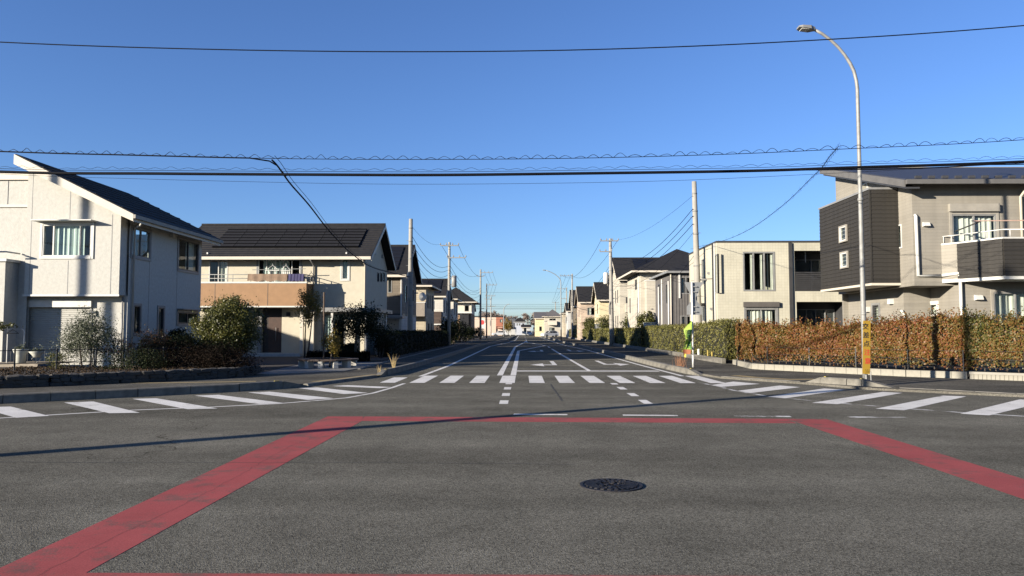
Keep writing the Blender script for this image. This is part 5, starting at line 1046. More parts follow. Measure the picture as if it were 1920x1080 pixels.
# ================================================================== PLANTS
NR = np.random.default_rng(7)
def leaf_object(name, parent, mat, pts, size, out=None, aspect=0.55, droop=0.0, kind='stuff', spread=1.0):
    """one small four-cornered blade per point"""
    n = len(pts); pts = np.asarray(pts, float); nrm = NR.normal(size=(n, 3))
    if out is not None: nrm = nrm * 0.75 * spread + np.asarray(out) * 1.0
    nrm /= np.linalg.norm(nrm, axis=1)[:, None] + 1e-9
    a = NR.normal(size=(n, 3)); a[:, 2] -= droop; a -= nrm * (a * nrm).sum(1)[:, None]; a /= np.linalg.norm(a, axis=1)[:, None] + 1e-9
    b = np.cross(nrm, a); L = (size * NR.uniform(0.65, 1.3, n))[:, None]; W = L * aspect
    v = np.empty((n, 4, 3)); v[:, 0] = pts - a * L * 0.5; v[:, 1] = pts + b * W * 0.5 + a * L * 0.05 + nrm * L * 0.08; v[:, 2] = pts + a * L * 0.5; v[:, 3] = pts - b * W * 0.5 + a * L * 0.05 + nrm * L * 0.08
    v = v.reshape(-1, 3) - np.array(org(parent)); me = bpy.data.meshes.new(name)
    me.vertices.add(n * 4); me.vertices.foreach_set('co', v.ravel()); me.loops.add(n * 4); me.loops.foreach_set('vertex_index', np.arange(n * 4, dtype=np.int32))
    me.polygons.add(n); me.polygons.foreach_set('loop_start', np.arange(0, n * 4, 4, dtype=np.int32)); me.polygons.foreach_set('loop_total', np.full(n, 4, dtype=np.int32))
    me.update(calc_edges=True); o = make_obj(name, me, mat, parent); o['kind'] = kind; return o
def clump_points(c, r, n, clumps, shell=0.55, seed=0, fuzz=1.0):
    """points gathered in clumps over an ellipsoid, thin between them"""
    g = np.random.default_rng(seed); d = g.normal(size=(clumps, 3)); d /= np.linalg.norm(d, axis=1)[:, None]
    d *= (shell + (1 - shell) * g.random((clumps, 1)) ** 0.6) * g.uniform(0.78, 1.12, (clumps, 1)); k = g.integers(0, clumps, n); s = g.uniform(0.13, 0.26, clumps) * fuzz
    p = d[k] + g.normal(size=(n, 3)) * s[k][:, None]; o = p / (np.linalg.norm(p, axis=1)[:, None] + 1e-9)
    return p * np.array(r) + np.array(c), o
def tree(name, label, base, trunk_h, c, r, n, clumps, leaf, mat, stems=3, trunk_r=0.05, seed=1, cat='tree', group=None, shell=0.55, aspect=0.5, limbs=9, barkm=None, fuzz=1.0):
    t = thing(name, label, cat, base, group); g = rngf(seed); b = Vector(base); c = Vector(c); m = MB()
    for s in range(stems):
        a = 2 * math.pi * s / stems + g.random(); off = Vector((math.cos(a), math.sin(a), 0)) * (0.04 + 0.05 * stems * (stems > 1)); top = c + Vector((math.cos(a) * r[0] * 0.3 * (stems > 1), math.sin(a) * r[1] * 0.3 * (stems > 1), -r[2] * 0.1))
        p0 = b + off * 0.5; mid = p0.lerp(top, 0.5) + Vector((g.uniform(-.06, .06), g.uniform(-.06, .06), 0)); m.tube([p0, p0.lerp(mid, 0.5), mid, top], [trunk_r, trunk_r * .85, trunk_r * .65, trunk_r * .35], 7)
    m.build('trunk', barkm or m_bark, t, smooth=True); m = MB()
    for i in range(limbs):
        d = Vector((g.gauss(0, 1), g.gauss(0, 1), g.gauss(0.2, 0.8))).normalized(); e = c + Vector((d.x * r[0], d.y * r[1], d.z * r[2])) * 0.85; s0 = b.lerp(c, g.uniform(0.55, 1.0)); m.tube([s0, s0.lerp(e, 0.5) + Vector((0, 0, 0.05)), e], [trunk_r * .5, trunk_r * .3, trunk_r * .12], 5)
    m.build('limbs', barkm or m_bark, t)
    p, o = clump_points(c, r, n, clumps, shell, seed, fuzz); p[:, 2] = np.maximum(p[:, 2], base[2] + 0.02); leaf_object('crown', t, mat, p, leaf, o, aspect); return t
def hedge(name, label, path, w, z0, h, n, leaf, mat, core, seed=2, hvar=None, group=None, sparse_below=0.0, sprigs=0):
    """clipped hedge along a polyline: leaves on faces and top over a twiggy dark core"""
    t = thing(name, label, 'hedge', (path[0][0], path[0][1], z0), group); g = np.random.default_rng(seed); P2 = [np.array(p, float) for p in path]
    L = np.array([np.linalg.norm(b - a) for a, b in zip(P2[:-1], P2[1:])]); cum = np.concatenate([[0], np.cumsum(L)]); tot = cum[-1]
    def at(s):
        i = np.clip(np.searchsorted(cum, s, side='right') - 1, 0, len(L) - 1); f_ = (s - cum[i]) / L[i]; A = np.array(P2)[i]; B = np.array(P2)[i + 1]; d = (B - A) / L[i][:, None]
        return A + (B - A) * f_[:, None], d
    hv = (lambda s: np.interp(s / tot, *zip(*hvar))) if hvar else (lambda s: np.full_like(s, h))
    s = g.random(n) * tot; c, d = at(s); nr = np.stack([d[:, 1], -d[:, 0]], 1); H = hv(s); H = H * (1 + 0.045 * np.sin(s * 5.1) + 0.03 * np.sin(s * 11.7 + 1)) + g.normal(size=n) * 0.03
    f_ = g.random(n); lat = np.empty(n); zz = np.empty(n); out = np.zeros((n, 3)); top = f_ < 0.22; fr = (f_ >= 0.22) & (f_ < 0.74); bk = f_ >= 0.74
    dep = np.abs(g.normal(size=n)) * 0.07; bul = 1 + 0.1 * np.sin(s * 3.3) + 0.06 * np.sin(s * 8.9 + zz * 0)
    lat[top] = g.uniform(-0.5, 0.5, top.sum()) * w; zz[top] = (H - dep)[top]; out[top] = (0, 0, 1)
    for mk, sg in ((fr, 1), (bk, -1)):
        lat[mk] = sg * (w / 2 * bul[mk] - dep[mk]); u = g.random(mk.sum()); u = np.where(u < sparse_below, u + (1 - u) * g.random(mk.sum()) * 0.6, u); zz[mk] = u * H[mk]; out[mk, :2] = nr[mk] * sg; out[mk, 2] = 0.25
    ends = g.random(n) < 0.06; lat[ends] = g.uniform(-.5, .5, ends.sum()) * w
    zz[ends] = g.random(ends.sum()) * H[ends]; c[ends] = np.where((g.random(ends.sum()) < 0.5)[:, None], P2[0], P2[-1])
    lat += 0.05 * np.sin(s * 6 + zz * 9) ; p = np.stack([c[:, 0] + nr[:, 0] * lat, c[:, 1] + nr[:, 1] * lat, z0 + zz], 1)
    if sprigs:
        k = g.integers(0, n, sprigs); base = p[k].copy(); base[:, 2] = z0 + H[k]; q = []
        for b_ in base:
            hh = g.uniform(0.05, 0.32); q += [b_ + np.array([g.normal() * .05, g.normal() * .05, hh * j / 5]) for j in range(6)]
        p = np.vstack([p, np.array(q)]); out = np.vstack([out, np.zeros((len(q), 3))])
    leaf_object('foliage', t, mat, p, leaf, out, 0.6)
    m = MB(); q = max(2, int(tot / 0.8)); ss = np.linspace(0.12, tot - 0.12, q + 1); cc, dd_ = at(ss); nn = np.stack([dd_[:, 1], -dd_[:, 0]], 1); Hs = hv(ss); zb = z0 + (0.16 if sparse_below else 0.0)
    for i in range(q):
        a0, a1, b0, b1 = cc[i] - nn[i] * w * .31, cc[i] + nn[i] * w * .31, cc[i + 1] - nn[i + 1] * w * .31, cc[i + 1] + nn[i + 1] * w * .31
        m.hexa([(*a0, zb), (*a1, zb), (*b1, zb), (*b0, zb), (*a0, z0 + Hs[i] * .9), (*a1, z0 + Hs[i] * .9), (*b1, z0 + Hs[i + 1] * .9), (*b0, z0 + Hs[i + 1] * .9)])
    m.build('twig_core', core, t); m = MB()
    for i in range(int(tot / 0.3)):
        s_ = np.array([0.15 + i * 0.3]); c_, d_ = at(np.minimum(s_, tot - 0.05)); x, y = c_[0]; m.tube([(x, y, z0 - 0.02), (x + 0.03 * math.sin(i), y + 0.03, z0 + 0.45)], 0.018, 5)
    m.build('stems', m_bark, t); return t
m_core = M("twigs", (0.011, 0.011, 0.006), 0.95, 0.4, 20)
lf_red = mat_leaf('photinia_leaves', [(0.04, 0.046, 0.012), (0.10, 0.082, 0.019), (0.15, 0.09, 0.022), (0.165, 0.072, 0.023), (0.175, 0.056, 0.025), (0.09, 0.085, 0.024)], 0.5, 0.3, 0.9)
lf_mix = mat_leaf('photinia_green_leaves', [(0.03, 0.042, 0.011), (0.075, 0.08, 0.019), (0.125, 0.092, 0.024), (0.155, 0.075, 0.024), (0.16, 0.055, 0.024)], 0.5, 0.3, 0.8)
lf_hedge = mat_leaf('hedge_leaves', [(0.05, 0.055, 0.016), (0.12, 0.115, 0.03), (0.19, 0.165, 0.05)], 0.5, 0.25, 1.0)
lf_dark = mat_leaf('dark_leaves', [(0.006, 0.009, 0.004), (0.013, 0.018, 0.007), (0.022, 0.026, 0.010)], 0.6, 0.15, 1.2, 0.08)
lf_olive = mat_leaf('olive_leaves', [(0.02, 0.026, 0.014), (0.05, 0.06, 0.033), (0.11, 0.118, 0.075)], 0.5, 0.2, 1.5)
lf_round = mat_leaf('shrub_leaves', [(0.02, 0.027, 0.007), (0.06, 0.064, 0.014), (0.125, 0.115, 0.027)], 0.45, 0.25, 1.5)
lf_yell = mat_leaf('yellowing_leaves', [(0.06, 0.065, 0.014), (0.16, 0.115, 0.022), (0.24, 0.14, 0.025)], 0.5, 0.3, 1.3)
lf_azal = mat_leaf('azalea_leaves', [(0.003, 0.003, 0.002), (0.007, 0.005, 0.0035), (0.014, 0.008, 0.005)], 0.7, 0.15, 1.6, 0.04)  # leaf tones darkened to carry the shade lying over these low bushes
lf_nan = mat_leaf('nandina_leaves', [(0.02, 0.02, 0.008), (0.05, 0.04, 0.012), (0.12, 0.045, 0.018), (0.12, 0.10, 0.025)], 0.5, 0.25, 1.2)
# red hedge on the right corner in two stretches, on a low block wall
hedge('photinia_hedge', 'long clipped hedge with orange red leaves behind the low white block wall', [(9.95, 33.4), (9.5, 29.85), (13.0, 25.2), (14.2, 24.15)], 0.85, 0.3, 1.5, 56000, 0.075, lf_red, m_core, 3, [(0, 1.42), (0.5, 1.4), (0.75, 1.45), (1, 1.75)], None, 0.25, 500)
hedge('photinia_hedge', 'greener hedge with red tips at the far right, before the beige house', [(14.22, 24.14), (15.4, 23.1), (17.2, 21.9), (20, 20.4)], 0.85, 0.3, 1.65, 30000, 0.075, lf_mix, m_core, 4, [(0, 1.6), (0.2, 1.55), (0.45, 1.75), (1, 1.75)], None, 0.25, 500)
# low wall of pale blocks: two courses colours as in the photograph
bw = thing('block_wall', 'low wall of pale concrete blocks under the red hedge', 'wall', (9.41, 33.6, WALK_Z))
m_blk = M('pale_block', (0.205, 0.193, 0.158), 0.9, 0.12, 7, 0.3, 40); BWP = [Vector(q) for q in ((9.46, 33.66), (9.1, 30.4), (9.06, 29.6), (9.35, 28.95), (12.58, 24.77), (13.9, 23.65))]
me_b = {}
for a, b in zip(BWP[:-1], BWP[1:]):
    d = b - a; n = max(1, round(d.length / 0.42)); l = d.length / n
    me = MB().prism([(0.005, -0.075, 0), (0.005, -0.075, 0.2), (0.005, -0.06, 0.215), (0.005, 0.075, 0.215), (0.005, 0.075, 0)], (l - 0.01, 0, 0)).mesh('block')
    for i in range(n): p = a + d * (i / n); inst(me, 'block', m_blk, bw, (p.x, p.y, WALK_Z), (0, 0, math.atan2(d.y, d.x)))
bw2 = thing('block_wall', 'low wall of small upright cream bricks with a flat cap, right of the pale blocks', 'wall', (13.95, 23.6, WALK_Z)); m_cap = M('cap_stone', (0.2, 0.19, 0.16), 0.85, 0.1)
for a, b in ((Vector((13.95, 23.6)), Vector((15.25, 22.5))), (Vector((15.4, 22.38)), Vector((20, 19.3)))):
    d = b - a; n = round(d.length / 0.115); l = d.length / n; me = MB().box(0.006, l - 0.006, -0.07, 0.07, 0, 0.15).mesh('brick'); ang = math.atan2(d.y, d.x)
    for i in range(n): p = a + d * (i / n); inst(me, 'brick', m_blk, bw2, (p.x, p.y, WALK_Z), (0, 0, ang))
    MB().rbox((*(a.lerp(b, 0.5)), WALK_Z + 0.19), (d.length + 0.02, 0.18, 0.075), Matrix.Rotation(ang, 3, 'Z')).build('cap', m_cap, bw2)
    MB().rbox((*(a.lerp(b, 0.5)), WALK_Z + 0.075), (d.length, 0.1, 0.15), Matrix.Rotation(ang, 3, 'Z')).build('mortar', m_kerb, bw2)
# thin mesh fence before the hedge
fr = thing('mesh_fence', 'thin dark wire fence standing in front of the red hedge', 'fence', (9.4, 33, 0.27)); path = [(9.56, 33.5), (9.22, 30.2), (9.45, 29.1), (12.68, 24.87), (15.1, 22.8), (19, 20.2)]
for a, b in zip(path[:-1], path[1:]):
    a, b = Vector((*a, 0)), Vector((*b, 0)); n = max(1, round((b - a).length / 1.6))
    for i in range(n + 1): p = a.lerp(b, i / n); MB().tube([(p.x, p.y, 0.25), (p.x, p.y, 0.95)], 0.018, 6).build('post', m_frame_dk, fr)
    for z in (0.4, 0.66, 0.92): MB().tube([(a.x, a.y, z), (b.x, b.y, z)], 0.005, 4).build('rail', m_frame_dk, fr)
# green hedges along the right pavement, each its own stretch, on a concrete kerb
for i, (y0, y1, h, lab) in enumerate(((34.9, 57.5, 1.62, 'nearest clipped green hedge on the right, behind the signpost'), (60, 74.5, 1.5, 'second clipped green hedge along the right pavement'), (77.5, 95, 1.5, 'third clipped green hedge along the right pavement'), (98, 117, 1.5, 'fourth clipped green hedge along the right pavement'), (120, 150, 1.5, 'farthest green hedge along the right pavement'))):
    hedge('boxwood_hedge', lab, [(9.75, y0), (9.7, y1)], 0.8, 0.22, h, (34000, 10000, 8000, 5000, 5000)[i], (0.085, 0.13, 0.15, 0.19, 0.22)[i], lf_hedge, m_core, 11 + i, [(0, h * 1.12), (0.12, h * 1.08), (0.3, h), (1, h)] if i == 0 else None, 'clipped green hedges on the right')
rk = struct(thing('retaining_kerb', None, None, (9.2, 35, 0)))
kerb_run(rk, [(9.2, 60), (9.2, 34.4)], 1.2, 0.16, 0.3); kerb_run(rk, [(9.2, 150), (9.2, 60)], 30, 0.16, 0.3)
# shrubs behind the right hedges
for i, (u, v0, y, rx, lab) in enumerate(((1152 + 30, 594, 77, 1.0, 'small leafy tree beside the second right pole'), (1196, 594, 62.6, 0.7, 'small leafy tree left of the white storage shed'), (1135, 597, 96, 1.3, 'broad leafy tree in front of the yellow cream house'), (1105, 600, 113, 1.2, 'small leafy tree in front of the pinkish house'), (1093, 604, 116, 0.9, 'short leafy tree left of the pinkish house'), (1056, 601, 128, 1.4, 'dark leafy tree beside the far street lamp'))):
    c = P(u, v0, y); hgt = 1.3; tree('garden_tree', lab, (max(c.x, 10.3) if y < 130 else c.x, y, 0.1), 1, (max(c.x, 10.3) if y < 130 else c.x, y, c.z - 0.55), (rx, rx, 0.95), 1500, 40, 0.2, lf_round, 2, 0.05, 30 + i, 'tree', 'small trees behind the right hedges')
# left: stone edged garden before the white house
sw = thing('stone_wall', 'low dry wall of dark rounded stones along the left garden', 'wall', (-12, 21, WALK_Z)); m_stone = M('field_stone', (0.05, 0.046, 0.04), 0.9, 0.35, 8, 0.5, 30, island=0.0)
SWP = [Vector(q) for q in ((-17.5, 16.9), (-16, 17.75), (-13.5, 19.45), (-10.75, 22.0), (-9.3, 24.1), (-9.05, 25.3))]; stones = []
for k in range(7):
    g = rngf(50 + k); bm = bmesh.new(); bmesh.ops.create_cube(bm, size=1); bmesh.ops.bevel(bm, geom=bm.edges[:], offset=0.16, segments=1, affect='EDGES')
    for v in bm.verts: v.co += Vector((g.uniform(-.06, .06), g.uniform(-.06, .06), g.uniform(-.06, .06)))
    me = bpy.data.meshes.new('stone'); bm.to_mesh(me); bm.free(); stones.append(me)
g = rngf(9)
for a, b in zip(SWP[:-1], SWP[1:]):
    d = b - a; ang = math.atan2(d.y, d.x)
    for row in range(3):
        s = -0.1 * (row % 2)
        while s < d.length - 0.05:
            l = g.uniform(0.2, 0.42); p = a + d.normalized() * (s + l / 2); inst(g.choice(stones), 'stone', m_stone, sw, (p.x + g.uniform(-.03, .03), p.y + g.uniform(-.03, .03), WALK_Z + 0.05 + row * 0.105), (g.uniform(-.1, .1), g.uniform(-.1, .1), ang + g.uniform(-.1, .1)), (l * 1.02, 0.24, g.uniform(0.11, 0.14))); s += l
tree('olive_tree', 'airy grey green olive shrub before the roller shutter', (-14.75, 25.2, 0.1), 1, (-14.75, 25.2, 1.35), (0.95, 0.85, 0.85), 8000, 90, 0.085, lf_olive, 5, 0.022, 61, 'tree', shell=0.35, aspect=0.28, limbs=26)
tree('nandina_bush', 'spindly bush with reddish leaves between olive shrub and house corner', (-13.9, 25.6, 0.1), 1, (-13.9, 25.6, 0.95), (0.55, 0.5, 0.35), 900, 26, 0.07, lf_nan, 6, 0.014, 62, 'bush', shell=0.4, aspect=0.35, limbs=14)
tree('nandina_bush', 'taller bush with red and yellow tips by the house corner', (-13.15, 26.6, 0.1), 1, (-13.15, 26.6, 0.95), (0.65, 0.6, 0.62), 2600, 50, 0.075, lf_nan, 6, 0.014, 63, 'bush', shell=0.4, aspect=0.4, limbs=10)
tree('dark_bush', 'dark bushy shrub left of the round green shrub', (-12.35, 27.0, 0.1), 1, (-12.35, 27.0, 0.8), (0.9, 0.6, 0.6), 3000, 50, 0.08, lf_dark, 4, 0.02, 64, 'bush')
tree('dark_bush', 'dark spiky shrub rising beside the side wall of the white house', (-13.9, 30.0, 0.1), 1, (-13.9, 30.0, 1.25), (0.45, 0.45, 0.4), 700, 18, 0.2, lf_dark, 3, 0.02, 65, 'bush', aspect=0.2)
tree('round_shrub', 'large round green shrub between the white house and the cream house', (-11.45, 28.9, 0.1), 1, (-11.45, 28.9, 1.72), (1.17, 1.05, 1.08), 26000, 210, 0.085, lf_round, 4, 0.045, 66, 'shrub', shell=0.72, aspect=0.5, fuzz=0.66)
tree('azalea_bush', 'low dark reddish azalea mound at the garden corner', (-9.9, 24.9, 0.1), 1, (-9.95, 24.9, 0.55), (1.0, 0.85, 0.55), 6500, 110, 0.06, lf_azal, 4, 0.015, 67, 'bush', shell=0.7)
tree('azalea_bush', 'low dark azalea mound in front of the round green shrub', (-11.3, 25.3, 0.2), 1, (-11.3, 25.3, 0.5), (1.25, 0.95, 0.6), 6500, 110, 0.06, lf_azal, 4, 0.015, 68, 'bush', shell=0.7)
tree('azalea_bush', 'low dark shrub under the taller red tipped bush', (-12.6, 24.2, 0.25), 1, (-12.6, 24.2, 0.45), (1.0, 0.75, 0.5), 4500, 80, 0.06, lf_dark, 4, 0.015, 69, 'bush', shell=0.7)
hedge('dark_hedge', 'dark uneven planting along the foot of the white house side wall', [(-13.9, 27.0), (-12.2, 27.6), (-10.6, 27.2)], 1.1, 0.1, 1.0, 9000, 0.075, lf_dark, m_core, 27, [(0, 0.75), (0.3, 1.1), (0.7, 0.9), (1, 0.8)], None, 0, 200)
tree('small_shrub', 'small leafy shrub beside the wooden deck', (-15.0, 23.9, 0.3), 1, (-15.0, 23.9, 0.55), (0.4, 0.35, 0.25), 700, 20, 0.06, lf_round, 4, 0.012, 70, 'bush')
tree('small_tree', 'top of a small tree at the left edge of the picture', (-18.9, 26.2, 0.1), 1, (-18.75, 26.2, 1.75), (0.75, 0.6, 0.18), 500, 22, 0.11, lf_round, 1, 0.02, 71, 'tree')
gp = np.stack([NR.uniform(-17, -9.4, 9000), NR.uniform(17, 26, 9000), NR.uniform(0.335, 0.365, 9000)], 1)
gp = gp[(gp[:, 1] > np.interp(gp[:, 0], [-17.5, -16, -13.5, -10.75, -9.3], [16.9, 17.9, 19.65, 22.2, 24.3])) & (gp[:, 1] < 25.2)]
tag(leaf_object('ground_cover', None, mat_leaf('dry_leaves', [(0.014, 0.011, 0.008), (0.03, 0.021, 0.013), (0.07, 0.045, 0.024)], 0.8, 0.1, spec=0.05), gp, 0.06), 'dry fallen leaves on the garden bed behind the stone wall', 'leaf litter')
# planting before the cream house
tree('young_tree', 'slender young tree with yellowing leaves in front of the cream house', (-10.9, 37.5, 0.1), 1, (-10.75, 37.5, 2.75), (0.62, 0.6, 0.85), 2600, 60, 0.1, lf_yell, 2, 0.05, 80, 'tree', shell=0.45)
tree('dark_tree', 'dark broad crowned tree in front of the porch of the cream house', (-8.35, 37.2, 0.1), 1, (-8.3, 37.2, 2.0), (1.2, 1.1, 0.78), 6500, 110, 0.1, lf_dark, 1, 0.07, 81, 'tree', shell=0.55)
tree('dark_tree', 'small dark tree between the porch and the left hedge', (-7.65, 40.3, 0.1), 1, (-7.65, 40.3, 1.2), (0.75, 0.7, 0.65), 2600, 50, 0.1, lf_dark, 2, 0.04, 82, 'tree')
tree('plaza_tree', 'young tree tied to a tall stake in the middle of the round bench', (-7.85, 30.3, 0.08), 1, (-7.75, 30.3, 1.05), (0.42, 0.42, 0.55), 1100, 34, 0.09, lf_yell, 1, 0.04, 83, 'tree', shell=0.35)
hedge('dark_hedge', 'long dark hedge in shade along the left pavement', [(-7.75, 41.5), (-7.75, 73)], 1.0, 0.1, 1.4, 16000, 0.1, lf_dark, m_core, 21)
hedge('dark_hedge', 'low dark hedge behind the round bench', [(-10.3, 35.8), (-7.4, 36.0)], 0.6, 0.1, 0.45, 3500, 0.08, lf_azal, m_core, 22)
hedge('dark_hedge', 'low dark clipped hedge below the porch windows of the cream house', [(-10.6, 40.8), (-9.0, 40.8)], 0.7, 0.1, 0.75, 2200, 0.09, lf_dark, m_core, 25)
for i, (x, y, rx, z, lab) in enumerate(((-8.1, 79, 1.1, 1.5, 'dark shrub right of the second left pole'), (-8.0, 86, 1.1, 1.3, 'dark shrub in front of the narrow white house'), (-8.2, 97, 1.2, 1.6, 'tall dark shrub before the brown house'), (-8.0, 110, 1.0, 1.1, 'dark shrub by the gate of the brown house'), (-9.0, 150, 1.2, 1.2, 'distant dark shrub past the brown house'))):
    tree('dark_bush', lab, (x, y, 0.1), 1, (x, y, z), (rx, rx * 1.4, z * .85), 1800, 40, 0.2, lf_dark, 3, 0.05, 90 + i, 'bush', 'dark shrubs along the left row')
# far end: bare trees and a golden one
def bare_tree(label, x, y, h, seed, spread=0.5, depth=6):
    t = thing('bare_tree', label, 'tree', (x, y, 0), 'bare winter trees at the far end'); g = rngf(seed); tr = MB(); br = MB()
    def grow(p, d, l, r, k):
        e = p + d * l; (tr if k == depth else br).tube([p, p.lerp(e, .5) + Vector((g.gauss(0, .04), g.gauss(0, .04), 0)) * l, e], [r, r * .85, r * .68], 5 if k > 3 else 3, k == depth)
        if k == 0: return
        for i in range(3 if k < depth else 4):
            nd = (d + Vector((g.gauss(0, spread), g.gauss(0, spread), g.gauss(0.12, 0.25)))).normalized(); grow(e, nd, l * g.uniform(0.62, 0.82), max(r * 0.62, 0.075), k - 1)
    grow(Vector((x, y, 0)), Vector((0, 0, 1)), h * 0.27, h * 0.02, depth); tr.build('trunk', m_twig, t, smooth=True); stuff(br.build('crown', m_twig, t)); return t
m_twig = M('winter_twigs', (0.17, 0.135, 0.115), 0.9, 0.1)
for i, (u, y, v, lab) in enumerate(((926, 300, 582, 'bare tree behind the pink building, tallest of the left group'), (940, 310, 584, 'bare tree behind the brick red wall'), (952, 320, 588, 'bare tree above the dark flat house'), (913, 300, 585, 'bare tree left behind the pink building'), (963, 330, 592, 'small bare tree above the pale blue house'), (992, 270, 588, 'bare tree right of the garage at the far end'), (1000, 275, 592, 'bare tree beside the cream far house'), (1018, 290, 583, 'bare tree behind the cream far house'))):
    q = P(u, v, y); bare_tree(lab, q.x, y, q.z * 1.12, 100 + i, 0.6, 6)
q = P(953, 607, 236); tree('golden_tree', 'round golden leaved tree beside the far junction', (q.x, 236, 0), 1, (q.x, 236, 3.4), (1.5, 1.4, 2.0), 1600, 40, 0.35, lf_yell, 1, 0.1, 120)
q = P(1002, 618, 215); hedge('brown_hedge', 'brown garden hedge at the far end right of the cars', [(q.x, 215), (q.x + 1.2, 215)], 1.0, 0, 2.2, 500, 0.3, lf_nan, m_core, 121)
# dry grass tufts growing from the kerb joints
def tuft(label, x, y, z, n, h, mat, seed, spread=0.03, w=0.006):
    g = rngf(seed); m = MB()
    for i in range(n):
        a = g.uniform(0, 6.28); l = h * g.uniform(0.45, 1.1); dx, dy = math.cos(a) * l * g.uniform(.05, .5), math.sin(a) * l * g.uniform(.05, .5); px, py = x + g.gauss(0, spread), y + g.gauss(0, spread)
        m.quad((px - w, py, z), (px + w, py, z), (px + dx * .55 + w * .7, py + dy * .55, z + l * .62), (px + dx * .55 - w * .7, py + dy * .55, z + l * .62)); m.poly([(px + dx * .55 - w * .7, py + dy * .55, z + l * .62), (px + dx * .55 + w * .7, py + dy * .55, z + l * .62), (px + dx, py + dy, z + l * .95)])
    o = m.build('grass_tuft', mat, origin=(x, y, z)); return tag(o, label, 'grass', 'dry weeds in the kerb joints')
m_dry = M('dry_grass', (0.27, 0.2, 0.09), 0.9, 0.2); m_dryr = M('dry_reddish_weed', (0.22, 0.11, 0.06), 0.9, 0.2)
tuft('dry straw coloured grass tuft on the left kerb end', -4.78, 27.6, 0.15, 22, 0.6, m_dry, 1); tuft('tiny dry weed at the tip of the left kerb end', -4.95, 25.9, 0.1, 9, 0.3, m_dry, 2); tuft('reddish dry weed on the right kerb before the signpost', 6.1, 29.0, 0.15, 90, 0.6, m_dryr, 3, 0.09, 0.004)

# ================================================================== SMALLER THINGS
def text_mesh(ch, size):
    cu = bpy.data.curves.new('glyph', 'FONT'); cu.body = ch; cu.size = size; cu.align_x = 'CENTER'; cu.align_y = 'CENTER'; cu.extrude = 0.001; cu.resolution_u = 3; cu.offset = size * 0.018
    ob = bpy.data.objects.new('glyph', cu); COL.objects.link(ob); dg = bpy.context.evaluated_depsgraph_get(); me = bpy.data.meshes.new_from_object(ob.evaluated_get(dg)); me.name = 'character'
    bpy.data.objects.remove(ob); bpy.data.curves.remove(cu); me.materials.clear(); return me
# yellow caution board by the lamp
yb = thing('caution_sign', 'tall narrow yellow caution board with black and red characters beside the lamp post', 'sign', (10.0, 21.35, WALK_Z))
m_yb = M('yellow_board', (0.22, 0.135, 0.012), 0.6, 0.06); m_ybk = M('sign_black', (0.012, 0.011, 0.01), 0.6); m_yrd = M('sign_red', (0.30, 0.03, 0.015), 0.6)
q0, q1 = P(1621.5, 601.5, 21.35), P(1628, 701, 21.35); wv_ = 0.2; tilt = math.atan2(q1.x - q0.x, q0.z - q1.z); Rt = Matrix.Rotation(tilt, 3, 'Y'); mid = (q0 + q1) / 2; Lb = (q1 - q0).length; ax = (q0 - q1).normalized()
MB().rbox(mid, (wv_, 0.03, Lb), Rt).build('board', m_yb, yb)
for i, ch in enumerate('交差点注意'):
    c = q1 + ax * (Lb * (0.885 - 0.163 * i)); inst(text_mesh(ch, 0.185), 'character', m_ybk if i < 3 else m_yrd, yb, (c.x, 21.35 - 0.0175, c.z), (math.pi / 2, tilt, 0))
for r_, n_ in ((0.075, 4), (0.035, 6)):
    c = q1 + ax * (Lb * r_)
    for k in range(n_): cc = c + Vector((-0.07 + 0.14 * k / (n_ - 1), 0, 0)); MB().rbox((cc.x, 21.35 - 0.0165, cc.z), (0.014, 0.003, 0.022), Rt).build('small_mark', m_ybk, yb)
MB().rbox((mid.x + (q1.x - mid.x) * 0.9, 21.3335, (q1 + ax * Lb * 0.055).z), (0.15, 0.002, 0.006), Rt).build('small_mark', m_ybk, yb)
for u, y in ((1624.5, 21.42), (1633.5, 21.3)): x = P(u, 710, y).x; MB().tube([(x - 0.01, y, 0.4), (x, y, WALK_Z)], 0.016 if u > 1630 else 0.03, 7).build('leg', m_steel, yb)
# sign post with the backs of two signs
sp = thing('sign_post', 'white post with the grey backs of a triangular and a five sided sign', 'road sign', (7.0, 30.9, WALK_Z)); Ys = 30.9
MB().tube([(7.0, Ys, WALK_Z), (6.99, Ys, 3.55)], 0.035, 10).build('post', M('white_post', (0.55, 0.55, 0.53), 0.45), sp, smooth=True)
MB().tube([(7.0, Ys, WALK_Z), (7.0, Ys, 0.55)], 0.042, 10).build('sleeve', m_whitetrim, sp, smooth=True)
m_sb = M('sign_back', (0.23, 0.235, 0.23), 0.5, 0.06, metal=0.2); o_ = Vector((7.08, Ys + 0.05, 0)); a_ = 0.12
def plate(pts, nm):
    bm = MB(); bm.prism([(o_.x + math.cos(a_) * x, o_.y + math.sin(a_) * x, z) for x, z in pts], (-math.sin(a_) * 0.02, math.cos(a_) * 0.02, 0)); return bm.build(nm, m_sb, sp)
zA, zB = P(1297, 529, Ys).z, P(1297, 560, Ys).z; plate([(-0.06, zB), (0.06, zB), (0.38, zA - 0.05), (0.36, zA), (-0.36, zA), (-0.38, zA - 0.05)], 'triangle_plate')
zC, zD, zE = P(1297, 558, Ys).z - 0.02, P(1297, 575, Ys).z, P(1297, 590, Ys).z; plate([(-0.30, zE), (0.32, zE), (0.32, zD), (0.03, zC), (-0.01, zC), (-0.30, zD)], 'pentagon_plate')
for z in (zA - 0.2, zA - 0.42, zD - 0.02, zE + 0.1): MB().box(6.95, 7.2, Ys + 0.0, Ys + 0.045, z, z + 0.035).build('bracket', m_sb, sp)
